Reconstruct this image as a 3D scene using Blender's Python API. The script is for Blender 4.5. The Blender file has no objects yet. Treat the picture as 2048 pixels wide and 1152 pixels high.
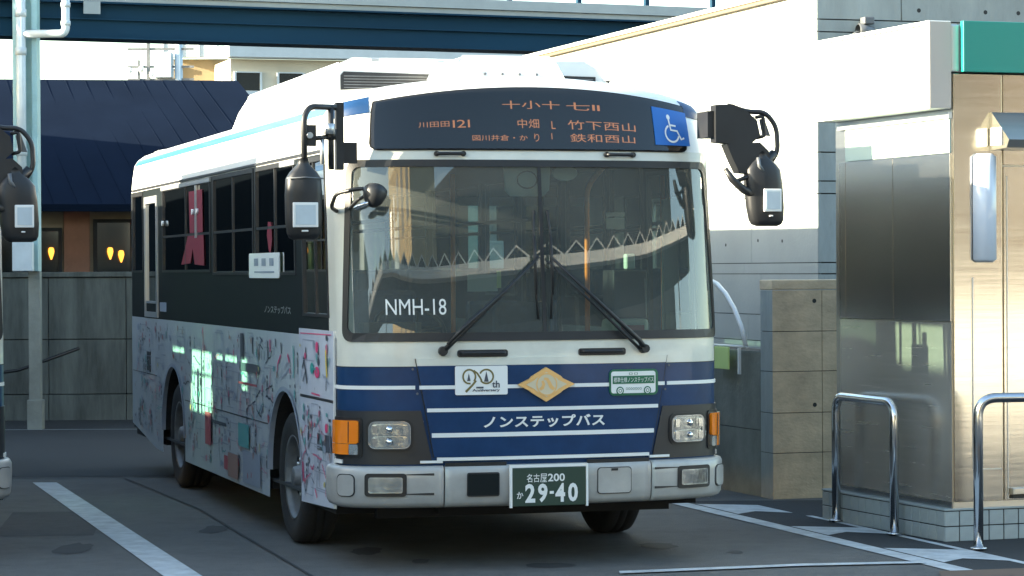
import bpy, math, random
from mathutils import Vector, Matrix, Euler
from mathutils.geometry import tessellate_polygon
R = math.radians
random.seed(7)
scn = bpy.context.scene
col = scn.collection

# ---------------------------------------------------------------- camera, sky, sun, exposure
cd = bpy.data.cameras.new('camera'); cam = bpy.data.objects.new('camera', cd); col.objects.link(cam)
cd.sensor_width = 36; cd.lens = 5269.8 / 2048 * 36; cd.clip_start = .1; cd.clip_end = 2000
cam.matrix_world = Matrix.Translation((0, 0, 1.7239)) @ Matrix.Rotation(R(90 - .3907), 4, 'X') @ Matrix.Rotation(R(-.3213), 4, 'Z')
scn.camera = cam
SUN_EL, SX, SY = 14.5, -.963, -.27          # direction towards the sun
w = bpy.data.worlds.new('World'); scn.world = w; w.use_nodes = True
nt = w.node_tree; nt.nodes.clear()
sk = nt.nodes.new('ShaderNodeTexSky'); sk.sky_type = 'NISHITA'; sk.sun_disc = False
sk.sun_elevation = R(SUN_EL); sk.sun_rotation = math.atan2(SX, SY); sk.air_density = 1.0; sk.dust_density = 1.0; sk.ozone_density = 1.6
bg = nt.nodes.new('ShaderNodeBackground'); bg.inputs[1].default_value = .15
wo = nt.nodes.new('ShaderNodeOutputWorld'); nt.links.new(sk.outputs[0], bg.inputs[0]); nt.links.new(bg.outputs[0], wo.inputs[0])
sl = bpy.data.lights.new('sun', 'SUN'); sl.energy = 5; sl.angle = R(.5); sl.color = (1, .9, .76)
so = bpy.data.objects.new('sun', sl); col.objects.link(so)
sv = Vector((SX * math.cos(R(SUN_EL)), SY * math.cos(R(SUN_EL)), math.sin(R(SUN_EL))))
so.rotation_euler = sv.to_track_quat('Z', 'Y').to_euler(); so.location = (-20, -5, 20)
scn.view_settings.view_transform = 'Standard'; scn.view_settings.look = 'None'
scn.view_settings.exposure = 2.4; scn.view_settings.use_white_balance = True; scn.view_settings.white_balance_temperature = 7150; scn.view_settings.white_balance_tint = 4; scn.view_settings.gamma = 1; scn.view_settings.use_curve_mapping = False
scn.render.engine = 'CYCLES'
scn.cycles.max_bounces = 7; scn.cycles.transparent_max_bounces = 16; scn.cycles.caustics_reflective = False

# ---------------------------------------------------------------- materials
MATS = {}
def pm(name, rgb, rough=.5, metal=0, coat=0, var=0, vscale=3, bump=0, bscale=60, stretch=(1, 1, 1), spec=.5, emit=None, estr=0, var2=None):
    m = bpy.data.materials.new(name); m.use_nodes = True; n = m.node_tree; b = n.nodes['Principled BSDF']
    b.inputs['Base Color'].default_value = (*rgb, 1); b.inputs['Roughness'].default_value = rough
    b.inputs['Metallic'].default_value = metal; b.inputs['Coat Weight'].default_value = coat; b.inputs['Coat Roughness'].default_value = .06
    b.inputs['Specular IOR Level'].default_value = spec
    if emit: b.inputs['Emission Color'].default_value = (*emit, 1); b.inputs['Emission Strength'].default_value = estr
    if var or bump:
        tc = n.nodes.new('ShaderNodeTexCoord'); mp = n.nodes.new('ShaderNodeMapping'); mp.inputs['Scale'].default_value = stretch
        n.links.new(tc.outputs['Object'], mp.inputs[0])
    if var:
        ns = n.nodes.new('ShaderNodeTexNoise'); ns.inputs['Scale'].default_value = vscale; ns.inputs['Detail'].default_value = 8; ns.inputs['Roughness'].default_value = .65
        n.links.new(mp.outputs[0], ns.inputs[0])
        mx = n.nodes.new('ShaderNodeValToRGB'); e = mx.color_ramp.elements
        e[0].position = .3; e[1].position = .72
        e[0].color = (*[c * (1 - var) for c in rgb], 1); e[1].color = (*(var2 or [min(1, c * (1 + var)) for c in rgb]), 1)
        n.links.new(ns.outputs[0], mx.inputs[0]); n.links.new(mx.outputs[0], b.inputs['Base Color'])
        mr = n.nodes.new('ShaderNodeMapRange'); mr.inputs[3].default_value = max(0, rough - .08); mr.inputs[4].default_value = min(1, rough + .1)
        n.links.new(ns.outputs[0], mr.inputs[0]); n.links.new(mr.outputs[0], b.inputs['Roughness'])
    if bump:
        n2 = n.nodes.new('ShaderNodeTexNoise'); n2.inputs['Scale'].default_value = bscale; n2.inputs['Detail'].default_value = 4
        n.links.new(mp.outputs[0], n2.inputs[0])
        bp = n.nodes.new('ShaderNodeBump'); bp.inputs['Strength'].default_value = bump; bp.inputs['Distance'].default_value = .01
        n.links.new(n2.outputs[0], bp.inputs['Height']); n.links.new(bp.outputs[0], b.inputs['Normal'])
    MATS[name] = m; return m
def glass(name, tint, refl=1.0, rough=0.0, ior=1.5):
    m = bpy.data.materials.new(name); m.use_nodes = True; n = m.node_tree; n.nodes.clear()
    t = n.nodes.new('ShaderNodeBsdfTransparent'); t.inputs[0].default_value = (*tint, 1)
    g = n.nodes.new('ShaderNodeBsdfGlossy'); g.inputs['Roughness'].default_value = rough
    g.inputs[0].default_value = (refl, refl, refl, 1)
    f = n.nodes.new('ShaderNodeFresnel'); f.inputs[0].default_value = ior
    mx = n.nodes.new('ShaderNodeMixShader'); o = n.nodes.new('ShaderNodeOutputMaterial')
    n.links.new(f.outputs[0], mx.inputs[0]); n.links.new(t.outputs[0], mx.inputs[1]); n.links.new(g.outputs[0], mx.inputs[2]); n.links.new(mx.outputs[0], o.inputs[0])
    MATS[name] = m; return m
cream = pm('cream_paint', (.62, .62, .55), .33, coat=.4, var=.08, vscale=5)
roofw = pm('roof_white', (.74, .75, .73), .35, coat=.3, var=.06, vscale=2)
blue = pm('blue_paint', (.008, .038, .108), .36, coat=.12, var=.2, vscale=5, spec=.22)
skyb = pm('light_blue_stripe', (.02, .12, .27), .35, coat=.4)
white = pm('white_vinyl', (.75, .76, .74), .4, var=.03)
black = pm('black_plastic', (.012, .013, .015), .45, var=.3, vscale=6)
blackg = pm('black_gloss', (.010, .014, .015), .5, spec=.12)
blackm = pm('black_matte', (.006, .006, .007), .7, spec=.2)
gdark = glass('dark_window_glass_right', (.10, .14, .125), .8, ior=1.34); gclear = glass('clear_side_glass', (.56, .86, .74), .8, ior=1.34)
gdoor = glass('door_glass', (.70, .82, .78), 1.0, ior=1.45)
darkpl = pm('dark_grey_panel', (.022, .024, .028), .38, var=.15)
silver = pm('silver_bumper', (.37, .37, .355), .38, metal=.15, coat=.25, var=.13, vscale=6)
chrome = pm('chrome', (.8, .8, .8), .12, metal=1)
alu = pm('aluminium_frame', (.52, .54, .55), .35, metal=.7)
rubber = pm('tyre_rubber', (.014, .014, .015), .85, var=.3, vscale=12, bump=.3)
rimm = pm('wheel_rim', (.15, .16, .17), .5, metal=.4, var=.25, vscale=9)
under = pm('underbody', (.008, .008, .009), .9)
inter = pm('interior_grey', (.10, .11, .115), .7)
interd = pm('interior_dark', (.03, .033, .036), .8)
seatm = pm('seat_cloth', (.03, .05, .09), .95, var=.3, vscale=20)
orange = pm('orange_pole', (.75, .22, .03), .35)
mintp = pm('pale_mint_plastic', (.42, .52, .47), .45)
red = pm('red_patch_film', (.17, .006, .022), .8, var=.2, vscale=8)
amber = pm('amber_lens', (.85, .22, .01), .15, coat=1, emit=(1, .25, .0), estr=.0)
clear = pm('clear_lens', (.85, .85, .82), .16, coat=1, metal=.9, var=.2, vscale=18, bump=.22, bscale=26, stretch=(1, 1, .5))
livery = pm('printed_side_film', (.46, .50, .53), .3, coat=.3, var=.08, vscale=7)
livery2 = pm('printed_door_film', (.52, .56, .64), .3, coat=.4, var=.08, vscale=9)
pinkp = pm('pink_print', (.50, .14, .22), .4); tealp = pm('teal_print', (.08, .32, .32), .4); yelp = pm('yellow_print', (.48, .42, .14), .4)
inkp = pm('ink_print', (.06, .07, .09), .4); greyp = pm('grey_print', (.27, .31, .38), .4); orp = pm('orange_print', (.30, .18, .15), .4); redp = pm('red_print', (.36, .07, .09), .4)
gold = pm('gold_emblem', (.78, .47, .18), .32, metal=.25, coat=.4); goldl = pm('pale_gold', (.62, .55, .40), .35, metal=.2)
olive = pm('olive_print', (.16, .13, .04), .5)
green = pm('green_print', (.0, .12, .055), .4); plateg = pm('plate_green', (.018, .045, .032), .4)
wcblue = pm('wheelchair_blue', (.0, .12, .44), .35)
led = pm('led_orange', (.12, .05, .02), .5, emit=(1, .38, .14), estr=.11)
gwind = glass('windscreen_glass', (.50, .58, .57), 1.0, ior=1.85)
_n = gwind.node_tree; _o = [q for q in _n.nodes if q.type == 'OUTPUT_MATERIAL'][0]; _m = _o.inputs[0].links[0].from_node
_d = _n.nodes.new('ShaderNodeBsdfDiffuse'); _d.inputs[0].default_value = (.62, .70, .66, 1); _x = _n.nodes.new('ShaderNodeMixShader')  # pale diffuse haze mixed into the glass to brighten it
_t = _n.nodes.new('ShaderNodeTexNoise'); _t.inputs['Scale'].default_value = 2.5; _t.inputs['Detail'].default_value = 5; _r = _n.nodes.new('ShaderNodeMapRange'); _r.inputs[3].default_value = .05; _r.inputs[4].default_value = .125
_n.links.new(_t.outputs[0], _r.inputs[0]); _n.links.new(_r.outputs[0], _x.inputs[0]); _n.links.new(_m.outputs[0], _x.inputs[1]); _n.links.new(_d.outputs[0], _x.inputs[2]); _n.links.new(_x.outputs[0], _o.inputs[0])
gside = glass('side_window_glass', (.40, .54, .48), .8, ior=1.34)
glamp = glass('lamp_glass', (.85, .87, .88), 1.0)
gsign = glass('sign_glass', (.80, .82, .82), .9, ior=1.6)
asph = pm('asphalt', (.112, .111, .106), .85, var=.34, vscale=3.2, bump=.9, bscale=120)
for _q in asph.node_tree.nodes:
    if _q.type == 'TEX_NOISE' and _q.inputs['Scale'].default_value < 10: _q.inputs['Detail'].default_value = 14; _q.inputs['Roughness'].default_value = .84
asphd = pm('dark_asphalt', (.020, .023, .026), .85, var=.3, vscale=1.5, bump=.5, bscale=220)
paint = pm('road_paint', (.46, .49, .50), .7, var=.28, vscale=7, bump=.3, bscale=200)
seam = pm('tar_seam', (.018, .02, .022), .7)
conc = pm('grey_concrete', (.30, .335, .33), .85, var=.30, vscale=1.6, stretch=(1, 1, .35), bump=.4, bscale=30)
concd = pm('dark_streaked_concrete', (.090, .100, .092), .9, var=.55, vscale=2.2, stretch=(2.2, 2.2, .35), bump=.5, bscale=25)
concw = pm('warm_lit_concrete', (.58, .46, .32), .85, var=.28, vscale=3.2, stretch=(1, 1, 1.6), bump=.4, bscale=30)  # warm bounced light put into the base colour of the low wall front
concm = pm('mid_grey_concrete', (.19, .205, .185), .85, var=.3, vscale=2.5, bump=.4, bscale=30)
concl = pm('pale_wall_concrete', (.33, .355, .34), .8, var=.08, vscale=1.5, bump=.2, bscale=30)
joint = pm('joint_dark', (.03, .032, .033), .9)
coping = pm('brown_coping', (.16, .12, .08), .6)
steelbl = pm('girder_blue', (.006, .036, .070), .7, spec=.15, var=.2, vscale=.8, stretch=(.3, 1, 1))
parap = pm('grey_parapet', (.30, .34, .35), .7, var=.12, vscale=2)
colm = pm('blue_green_steel', (.30, .48, .50), .45, var=.15, vscale=4)
pipem = pm('grey_pipe', (.46, .53, .57), .4, var=.1, vscale=5)
roofd = pm('navy_roof_metal', (.008, .014, .028), .85, var=.15, vscale=1.2, spec=.03)
siding = pm('beige_siding', (.36, .28, .20), .8, var=.1); brickm = pm('orange_tile', (.36, .17, .11), .8, var=.15, vscale=5)
winpane = pm('dark_window_glass', (.015, .02, .022), .08, coat=.5)
lampm = pm('lamp_glow', (1, .5, .1), .5, emit=(1, .36, .05), estr=.6)
aptw = pm('pale_apartment_wall', (.46, .42, .34), .8, var=.1, vscale=.7); aptb = pm('blue_grey_slab', (.40, .46, .50), .7, var=.08)
aptd = pm('dull_tan_wall', (.24, .18, .10), .8, var=.1)
aptt = pm('tan_apartment_wall', (.50, .38, .20), .8, var=.1)
steelb = pm('brushed_steel', (.56, .54, .50), .30, metal=1, var=.06, vscale=3, stretch=(.4, .4, 14), bump=.05, bscale=8)
steeld = pm('polished_dark_steel', (.46, .46, .45), .25, metal=1)
steels = pm('matt_side_steel', (.56, .52, .46), .24, metal=.72, var=.06, vscale=3, stretch=(.4, .4, 10))
steelh = pm('stainless_tube', (.62, .63, .64), .16, metal=1, bump=.02, bscale=40)
tile = pm('grey_tile', (.30, .35, .36), .45, var=.12, vscale=9, coat=.2)
signw = pm('sign_white', (.78, .82, .80), .4); signg = pm('sign_green', (.0, .25, .20), .35, coat=.3)
fix = pm('lamp_cover', (.55, .62, .72), .3, coat=.5)
signbox = pm('sign_side', (.46, .41, .37), .5)
steelf = pm('front_mirror_steel', (.58, .54, .48), .15, metal=1, var=.05, vscale=3, stretch=(.4, .4, 10), bump=.015, bscale=5)
dirt = pm('weathered_brown', (.13, .085, .06), .9, var=.2)
tealt = pm('glare_teal', (.50, .74, .68), .4)  # teal paled, with the sun glare put into its colour
lime = pm('lime_patch', (.62, .80, .30), .5)

# ---------------------------------------------------------------- mesh helpers
class MB:
    def __init__(s): s.v = []; s.f = []; s.mi = []; s.sm = []
    def face(s, idx, mi=0, sm=False): s.f.append(idx); s.mi.append(mi); s.sm.append(sm)
    def add(s, verts, faces, mi=0, sm=False):
        o = len(s.v); s.v += [tuple(p) for p in verts]
        for f in faces: s.face([i + o for i in f], mi, sm)
        return s
    def box(s, x0, x1, y0, y1, z0, z1, mi=0, M=None):
        vs = [Vector(p) for p in ((x0, y0, z0), (x1, y0, z0), (x1, y1, z0), (x0, y1, z0), (x0, y0, z1), (x1, y0, z1), (x1, y1, z1), (x0, y1, z1))]
        if M: vs = [M @ p for p in vs]
        return s.add(vs, [(0, 3, 2, 1), (4, 5, 6, 7), (0, 1, 5, 4), (1, 2, 6, 5), (2, 3, 7, 6), (3, 0, 4, 7)], mi)
    def prism(s, poly, fn0, fn1, mi=0):
        """poly: 2D points; fn0/fn1 map (a,b)->3D for the two ends"""
        n = len(poly); A = [fn0(*p) for p in poly]; B = [fn1(*p) for p in poly]
        tris = tessellate_polygon([[Vector((p[0], p[1], 0)) for p in poly]])
        fs = [tuple(t) for t in tris] + [tuple(i + n for i in reversed(t)) for t in tris] + [(i, (i + 1) % n, (i + 1) % n + n, i + n) for i in range(n)]
        return s.add(A + B, fs, mi)
    def tube(s, pts, r, n=10, mi=0, sm=True, caps=True):
        pts = [Vector(p) for p in pts]; rr = r if isinstance(r, (list, tuple)) else [r] * len(pts)
        o = len(s.v); prev = None
        for i, p in enumerate(pts):
            d = (pts[min(i + 1, len(pts) - 1)] - pts[max(i - 1, 0)]).normalized()
            if prev is None: a = d.orthogonal().normalized()
            else: a = (prev - d * prev.dot(d)).normalized()
            prev = a; b = d.cross(a)
            for k in range(n):
                t = 2 * math.pi * k / n; s.v.append(tuple(p + (a * math.cos(t) + b * math.sin(t)) * rr[i]))
        for i in range(len(pts) - 1):
            for k in range(n):
                s.face([o + i * n + k, o + i * n + (k + 1) % n, o + (i + 1) * n + (k + 1) % n, o + (i + 1) * n + k], mi, sm)
        if caps:
            s.face([o + k for k in range(n)][::-1], mi); s.face([o + (len(pts) - 1) * n + k for k in range(n)], mi)
        return s
    def lathe(s, prof, n=32, M=Matrix(), mi=0, sm=True):
        """prof: (axial x, radius) about the local X axis"""
        o = len(s.v)
        for x, r in prof:
            for k in range(n):
                t = 2 * math.pi * k / n; s.v.append(tuple(M @ Vector((x, r * math.cos(t), r * math.sin(t)))))
        for i in range(len(prof) - 1):
            for k in range(n):
                s.face([o + i * n + k, o + i * n + (k + 1) % n, o + (i + 1) * n + (k + 1) % n, o + (i + 1) * n + k], mi, sm)
        return s
    def build(s, name, mats, parent=None, bevel=0, loc=None, segs=2):
        me = bpy.data.meshes.new(name); me.from_pydata(s.v, [], s.f)
        for m in (mats if isinstance(mats, (list, tuple)) else [mats]): me.materials.append(m)
        me.polygons.foreach_set('material_index', s.mi); me.polygons.foreach_set('use_smooth', s.sm); me.update()
        o = bpy.data.objects.new(name, me); col.objects.link(o)
        if parent: o.parent = parent
        if loc: o.location = loc
        if bevel:
            b = o.modifiers.new('bevel', 'BEVEL'); b.width = bevel; b.segments = segs; b.limit_method = 'ANGLE'; b.angle_limit = R(40)
        return o
def tag(o, label, cat, group=None):
    o['label'] = label; o['category'] = cat
    if group: o['group'] = group
    return o
def struct(o): o['kind'] = 'structure'; return o
def empty(name, loc, rz=0, label=None, cat=None, group=None):
    o = bpy.data.objects.new(name, None); col.objects.link(o); o.location = loc; o.rotation_euler = (0, 0, rz); o.empty_display_size = .3
    if label: tag(o, label, cat, group)
    return o
def box(name, mat, parent, x0, x1, y0, y1, z0, z1, bevel=0, M=None):
    return MB().box(x0, x1, y0, y1, z0, z1, 0, M).build(name, mat, parent, bevel)
def kids(o): return list(o.children)
def copy_tree(o, parent=None, skip=()):
    c = o.copy(); col.objects.link(c); c.parent = parent
    for ch in kids(o):
        if ch.name.split('.')[0] not in skip: copy_tree(ch, c, skip)
    return c
def bend(pts, r=.1, n=6):
    """round the corners of a polyline"""
    P = [Vector(p) for p in pts]; out = [P[0]]
    for i in range(1, len(P) - 1):
        a = (P[i - 1] - P[i]); b = (P[i + 1] - P[i]); q = min(r, a.length * .49, b.length * .49)
        s = P[i] + a.normalized() * q; e = P[i] + b.normalized() * q
        for k in range(n + 1):
            t = k / n; out.append(s * (1 - t) ** 2 + P[i] * 2 * t * (1 - t) + e * t * t)
    out.append(P[-1]); return out
_textcache = {}
def textmesh(body, size, bold=0.0, spacing=1.0):
    """outline letters as flat triangles: list of (x, y) verts and faces, from the built in font"""
    c = bpy.data.curves.new('lettering', 'FONT'); c.body = body; c.size = size; c.offset = bold; c.space_character = spacing; c.resolution_u = 3
    o = bpy.data.objects.new('lettering', c); col.objects.link(o)
    bpy.context.view_layer.update()
    me = o.evaluated_get(bpy.context.evaluated_depsgraph_get()).to_mesh()
    vs = [(v.co.x, v.co.y) for v in me.vertices]; fs = [tuple(p.vertices) for p in me.polygons]
    o.evaluated_get(bpy.context.evaluated_depsgraph_get()).to_mesh_clear()
    bpy.data.objects.remove(o); bpy.data.curves.remove(c)
    return vs, fs
def fit_text(body, a0, a1, b0, b1, bold=0.0, spacing=1.0):
    if any(ord(c) > 0x2E80 for c in body):
        vs, fs = [], []; x = 0
        for ch in body:
            v_, f_ = textmesh(ch, 1.0, bold)
            if v_:
                lo = min(p[0] for p in v_); hi = max(p[0] for p in v_); cj = ord(ch) > 0x2E80
                o_ = len(vs); sh_ = x if cj else x + .04 - lo
                vs += [(p[0] + sh_, p[1]) for p in v_]; fs += [tuple(i + o_ for i in f) for f in f_]
                x += 1.0 * spacing if cj else hi - lo + .09
            else: x += .5
    else: vs, fs = textmesh(body, 1.0, bold, spacing)
    if not vs: return [], []
    x0 = min(p[0] for p in vs); x1 = max(p[0] for p in vs); y0 = min(p[1] for p in vs); y1 = max(p[1] for p in vs)
    return [(a0 + (p[0] - x0) / (x1 - x0) * (a1 - a0), b0 + (p[1] - y0) / (y1 - y0) * (b1 - b0)) for p in vs], fs
def ribbon(pts, wd):
    """flat stroke along 2D points"""
    vs = []; n = len(pts)
    for i in range(n):
        a = pts[max(0, i - 1)]; b = pts[min(n - 1, i + 1)]; d = Vector((b[0] - a[0], b[1] - a[1])).normalized()
        q = wd[i] if isinstance(wd, list) else wd
        vs += [(pts[i][0] - d.y * q / 2, pts[i][1] + d.x * q / 2), (pts[i][0] + d.y * q / 2, pts[i][1] - d.x * q / 2)]
    return vs, [(2 * i, 2 * i + 1, 2 * i + 3, 2 * i + 2) for i in range(n - 1)]
def arc(cx, cy, r, a0, a1, n=14, ry=None): return [(cx + r * math.cos(R(a0 + (a1 - a0) * k / n)), cy + (ry or r) * math.sin(R(a0 + (a1 - a0) * k / n))) for k in range(n + 1)]
def interp(x, xs, ys):
    if x <= xs[0]: return ys[0]
    for i in range(1, len(xs)):
        if x <= xs[i]: return ys[i - 1] + (ys[i] - ys[i - 1]) * (x - xs[i - 1]) / (xs[i] - xs[i - 1])
    return ys[-1]

# ================================================================ SETTING: ground and markings
g = MB()
g.add([(-400, -400, 0), (400, -400, 0), (400, 600, 0), (-400, 600, 0)], [(0, 1, 2, 3)])
struct(g.build('ground', asph))
def sheet(name, mat, poly, z, kind='structure'):
    o = MB().add([(x, y, z) for x, y in poly], [tuple(range(len(poly)))]).build(name, mat)
    if kind: o['kind'] = kind
    return o
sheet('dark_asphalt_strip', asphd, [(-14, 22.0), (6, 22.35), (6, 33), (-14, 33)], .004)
sheet('painted_lane_line', paint, [(-3.94, 21.59), (-3.74, 21.58), (-1.47, 13.9), (-1.69, 13.9)], .005)
sheet('painted_bay_line', paint, [(.60, 21.2), (.73, 21.2), (2.62, 14.95), (2.48, 14.93)], .005)
sheet('painted_cross_line', paint, [(.6, 14.86), (1.66, 15.19), (2.40, 15.30), (2.40, 15.40), (1.66, 15.30), (.6, 14.98)], .009)
sheet('painted_kerb_line', paint, [(2.03, 18.30), (2.08, 18.30), (3.12, 14.9), (3.06, 14.9)], .006)
def seamline(pts, wd, nm='tar_joint'):
    vs, fs = ribbon(pts, wd); o = MB().add([(x, y, .007) for x, y in vs], fs).build(nm, seam); o['kind'] = 'structure'
seamline([(-3.25, 22.0), (-3.02, 21.33), (-2.65, 20.2), (-2.27, 19.06), (-1.72, 17.0), (-1.15, 14.89), (-.85, 13.9)], .02)
seamline([(-9, 22.02), (-3, 22.1), (4, 22.3)], .035)
pts = [(-9, 28.85), (-4, 28.8), (3, 29.3)]
vs, fs = ribbon(pts, .05); o = MB().add([(x, y, .008) for x, y in vs], fs).build('gutter_line', parap); o['kind'] = 'structure'
# ladder of pale blocks between bay line and kerb line
for (a, b) in ((19.25, 18.45), (17.55, 16.95), (16.15, 15.35)):
    def ex(y, t): xl = 2.52 - (y - 14.95) * .3015 + .11; xr = 3.06 - (y - 14.9) * .303; return xl + (xr - xl) * t
    j = .0
    sheet('painted_block', paint, [(ex(a, 0), a), (ex(a - .12, 1), a - .12), (ex(b + .06, 1), b + .06), (ex(b + .28, .55), b + .2), (ex(b, 0), b)], .007)
def stain(x, y, a, b, mat, z, nm):
    rn = random.Random(int(x * 97 + y * 13)); pts = [(x + a * math.cos(t) * rn.uniform(.75, 1.15), y + b * math.sin(t) * rn.uniform(.75, 1.15)) for t in [2 * math.pi * k / 18 for k in range(18)]]
    sheet(nm, mat, pts, z)
oil = pm('oil_stain', (.040, .041, .042), .85, var=.3, vscale=5); patchm = pm('repair_patch', (.066, .066, .067), .9, var=.25, vscale=8, bump=.6, bscale=120)
for k, (x, y, a, b) in enumerate(((-.9, 16.2, .10, .25), (-.55, 15.6, .06, .14), (.9, 16.4, .12, .2), (1.35, 16.0, .05, .09), (-2.0, 17.6, .09, .3), (.2, 15.35, .16, .12), (-2.75, 16.4, .12, .35))): stain(x, y, a, b, oil, .0022 + k * .0001, 'oil_stain')
sheet('repair_patch', patchm, [(-3.4, 17.2), (-2.75, 17.25), (-2.95, 19.0), (-3.6, 18.95)], .0015)
# walkway at the right side, darker with broken paint, thin kerb strip
sheet('dark_walkway_strip', asphd, [(1.20, 19.55), (2.95, 19.55), (4.8, 14.4), (2.78, 14.4)], .003)
sheet('brown_ground_patch', dirt, [(2.40, 14.86), (3.4, 15.10), (3.5, 14.2), (2.3, 13.9)], .012)

# ================================================================ BUS
W2, LEN = 1.15, 8.95
_us = [1.1499 * k / 900 for k in range(901)]
def cv(u): t = min(abs(u) / W2, .99999); return .30 * (1 - (1 - t ** 2.9) ** (1 / 2.9)) + .05 * t * t
_cu = [W2 * math.sin(math.pi / 2 * k / 600) for k in range(601)]; _cs = [0.0]
_cvv = [cv(u) if u < W2 * .99999 else .35 for u in _cu]
for k in range(1, 601): _cs.append(_cs[-1] + math.hypot(_cu[k] - _cu[k - 1], _cvv[k] - _cvv[k - 1]))
SC = _cs[-1]
S_SIDE_END = SC + (LEN - .2 - .35)
S_REAR0 = S_SIDE_END + .2 * math.pi / 2
S_TOT = S_REAR0 + W2 - .2
import bisect
def cont(s):
    sg = -1 if s < 0 else 1; a = abs(s)
    if a <= SC:
        i = min(max(bisect.bisect(_cs, a), 1), 600); t = (a - _cs[i - 1]) / (_cs[i] - _cs[i - 1])
        u = _cu[i - 1] + (_cu[i] - _cu[i - 1]) * t; v = _cvv[i - 1] + (_cvv[i] - _cvv[i - 1]) * t
        j0 = max(0, i - 12); j1 = min(600, i + 11)
        du, dv = _cu[j1] - _cu[j0], _cvv[j1] - _cvv[j0]
        if a < .06: du, dv = 1, .0
        l = math.hypot(du, dv); return sg * u, v, sg * dv / l, -du / l
    if a <= S_SIDE_END: return sg * W2, .35 + a - SC, sg * 1.0, 0.0
    if a <= S_REAR0:
        t = (a - S_SIDE_END) / .2; return sg * (W2 - .2 + .2 * math.cos(t)), LEN - .2 + .2 * math.sin(t), sg * math.cos(t), math.sin(t)
    return sg * (W2 - .2 - (a - S_REAR0)), LEN, 0.0, 1.0
ZP = [0, 2.42, 2.55, 2.66, 2.70, 2.73, 2.748, 2.756]
DP = [0, 0, .012, .03, .06, .12, .22, .42]
WP = [0, 0, .45, 1, 1, 1, 1, 1]
def lean(z, v): return interp(z, [0, 1.0, 1.3, 2.4, 2.68, 2.76], [.03, 0, 0, .12, .19, .26]) * max(0, min(1, (2.6 - v) / 2.1))
def P(s, z, off=0.0):
    u, v, nu, nv = cont(s); d = interp(z, ZP, DP) - off; wv = interp(z, ZP, WP)
    u2 = u - nu * d; v2 = v - nv * d + lean(z, v)
    return Vector((u2, v2, z + wv * (.125 - .1 * u2 * u2)))
def sv_(v): return SC + (v - .35)                         # side station v -> s
def grid(mb, ss, zs, off=0.0, hole=None, mi=0, sm=True, flip=False):
    o = len(mb.v); n = len(ss)
    for z in zs:
        for s in ss: mb.v.append(tuple(P(s, z, off)))
    for j in range(len(zs) - 1):
        for i in range(n - 1):
            if hole and hole((ss[i] + ss[i + 1]) / 2, (zs[j] + zs[j + 1]) / 2): continue
            mb.face([o + j * n + i, o + j * n + i + 1, o + (j + 1) * n + i + 1, o + (j + 1) * n + i], mi, sm)
def patch(name, mat, parent, rows, off=.006, thick=.012, ncol=16, bevel=0):
    """rows: (z, s left, s right); conforms to the body surface, with a rim of its own"""
    mb = MB(); n = ncol + 1; k = len(rows)
    for z, a, b in rows:
        for i in range(n): mb.v.append(tuple(P(a + (b - a) * i / ncol, z, off)))
    for j in range(k - 1):
        for i in range(ncol): mb.face([j * n + i, j * n + i + 1, (j + 1) * n + i + 1, (j + 1) * n + i], 0, True)
    rim = [(0, i) for i in range(n)] + [(j, n - 1) for j in range(1, k)] + [(k - 1, i) for i in range(n - 2, -1, -1)] + [(j, 0) for j in range(k - 2, 0, -1)]
    o = len(mb.v); m = len(rim)
    for (j, i) in rim: mb.v.append(mb.v[j * n + i])
    for (j, i) in rim: z, a, b = rows[j]; mb.v.append(tuple(P(a + (b - a) * i / ncol, z, off - thick)))
    for q in range(m): mb.face([o + q, o + m + q, o + m + (q + 1) % m, o + (q + 1) % m])
    return mb.build(name, mat, parent)
def rr(s0, s1, z0, z1, r=.02, n=5, mid=4):
    rows = []
    for k in range(n + 1):
        t = math.pi / 2 * k / n; ins = r * (1 - math.sin(t)); rows.append((z0 + r * (1 - math.cos(t)), s0 + ins, s1 - ins))
    for k in range(1, mid): rows.append((z0 + r + (z1 - z0 - 2 * r) * k / mid, s0, s1))
    for k in range(n, -1, -1):
        t = math.pi / 2 * k / n; ins = r * (1 - math.sin(t)); rows.append((z1 - r * (1 - math.cos(t)), s0 + ins, s1 - ins))
    return rows
def rect(s0, s1, z0, z1, m=2): return [(z0 + (z1 - z0) * k / m, s0, s1) for k in range(m + 1)]
def outline(s0, s1, z0, z1, r, nl=28, nc=6, f=None):
    pts = []
    def seg(a, b, n):
        for k in range(n): t = k / n; pts.append((a[0] + (b[0] - a[0]) * t, a[1] + (b[1] - a[1]) * t))
    def cor(cx, cz, a0):
        for k in range(nc): a = R(a0 + 90 * k / nc); pts.append((cx + r * math.cos(a), cz + r * math.sin(a)))
    seg((s0 + r, z0), (s1 - r, z0), nl); cor(s1 - r, z0 + r, -90); seg((s1, z0 + r), (s1, z1 - r), nl); cor(s1 - r, z1 - r, 0)
    seg((s1 - r, z1), (s0 + r, z1), nl); cor(s0 + r, z1 - r, 90); seg((s0, z1 - r), (s0, z0 + r), nl); cor(s0 + r, z0 + r, 180)
    return [f(*p) for p in pts] if f else pts
def ring(name, mat, parent, A, B, off, thick=.02):
    mb = MB(); n = len(A)
    for q, o_ in ((A, off), (B, off), (A, off - thick), (B, off - thick)):
        for p in q: mb.v.append(tuple(P(p[0], p[1], o_)))
    for i in range(n):
        j = (i + 1) % n
        mb.face([i, j, n + j, n + i], 0, False); mb.face([i, 2 * n + i, 2 * n + j, j]); mb.face([n + i, n + j, 3 * n + j, 3 * n + i])
    return mb.build(name, mat, parent)
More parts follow.
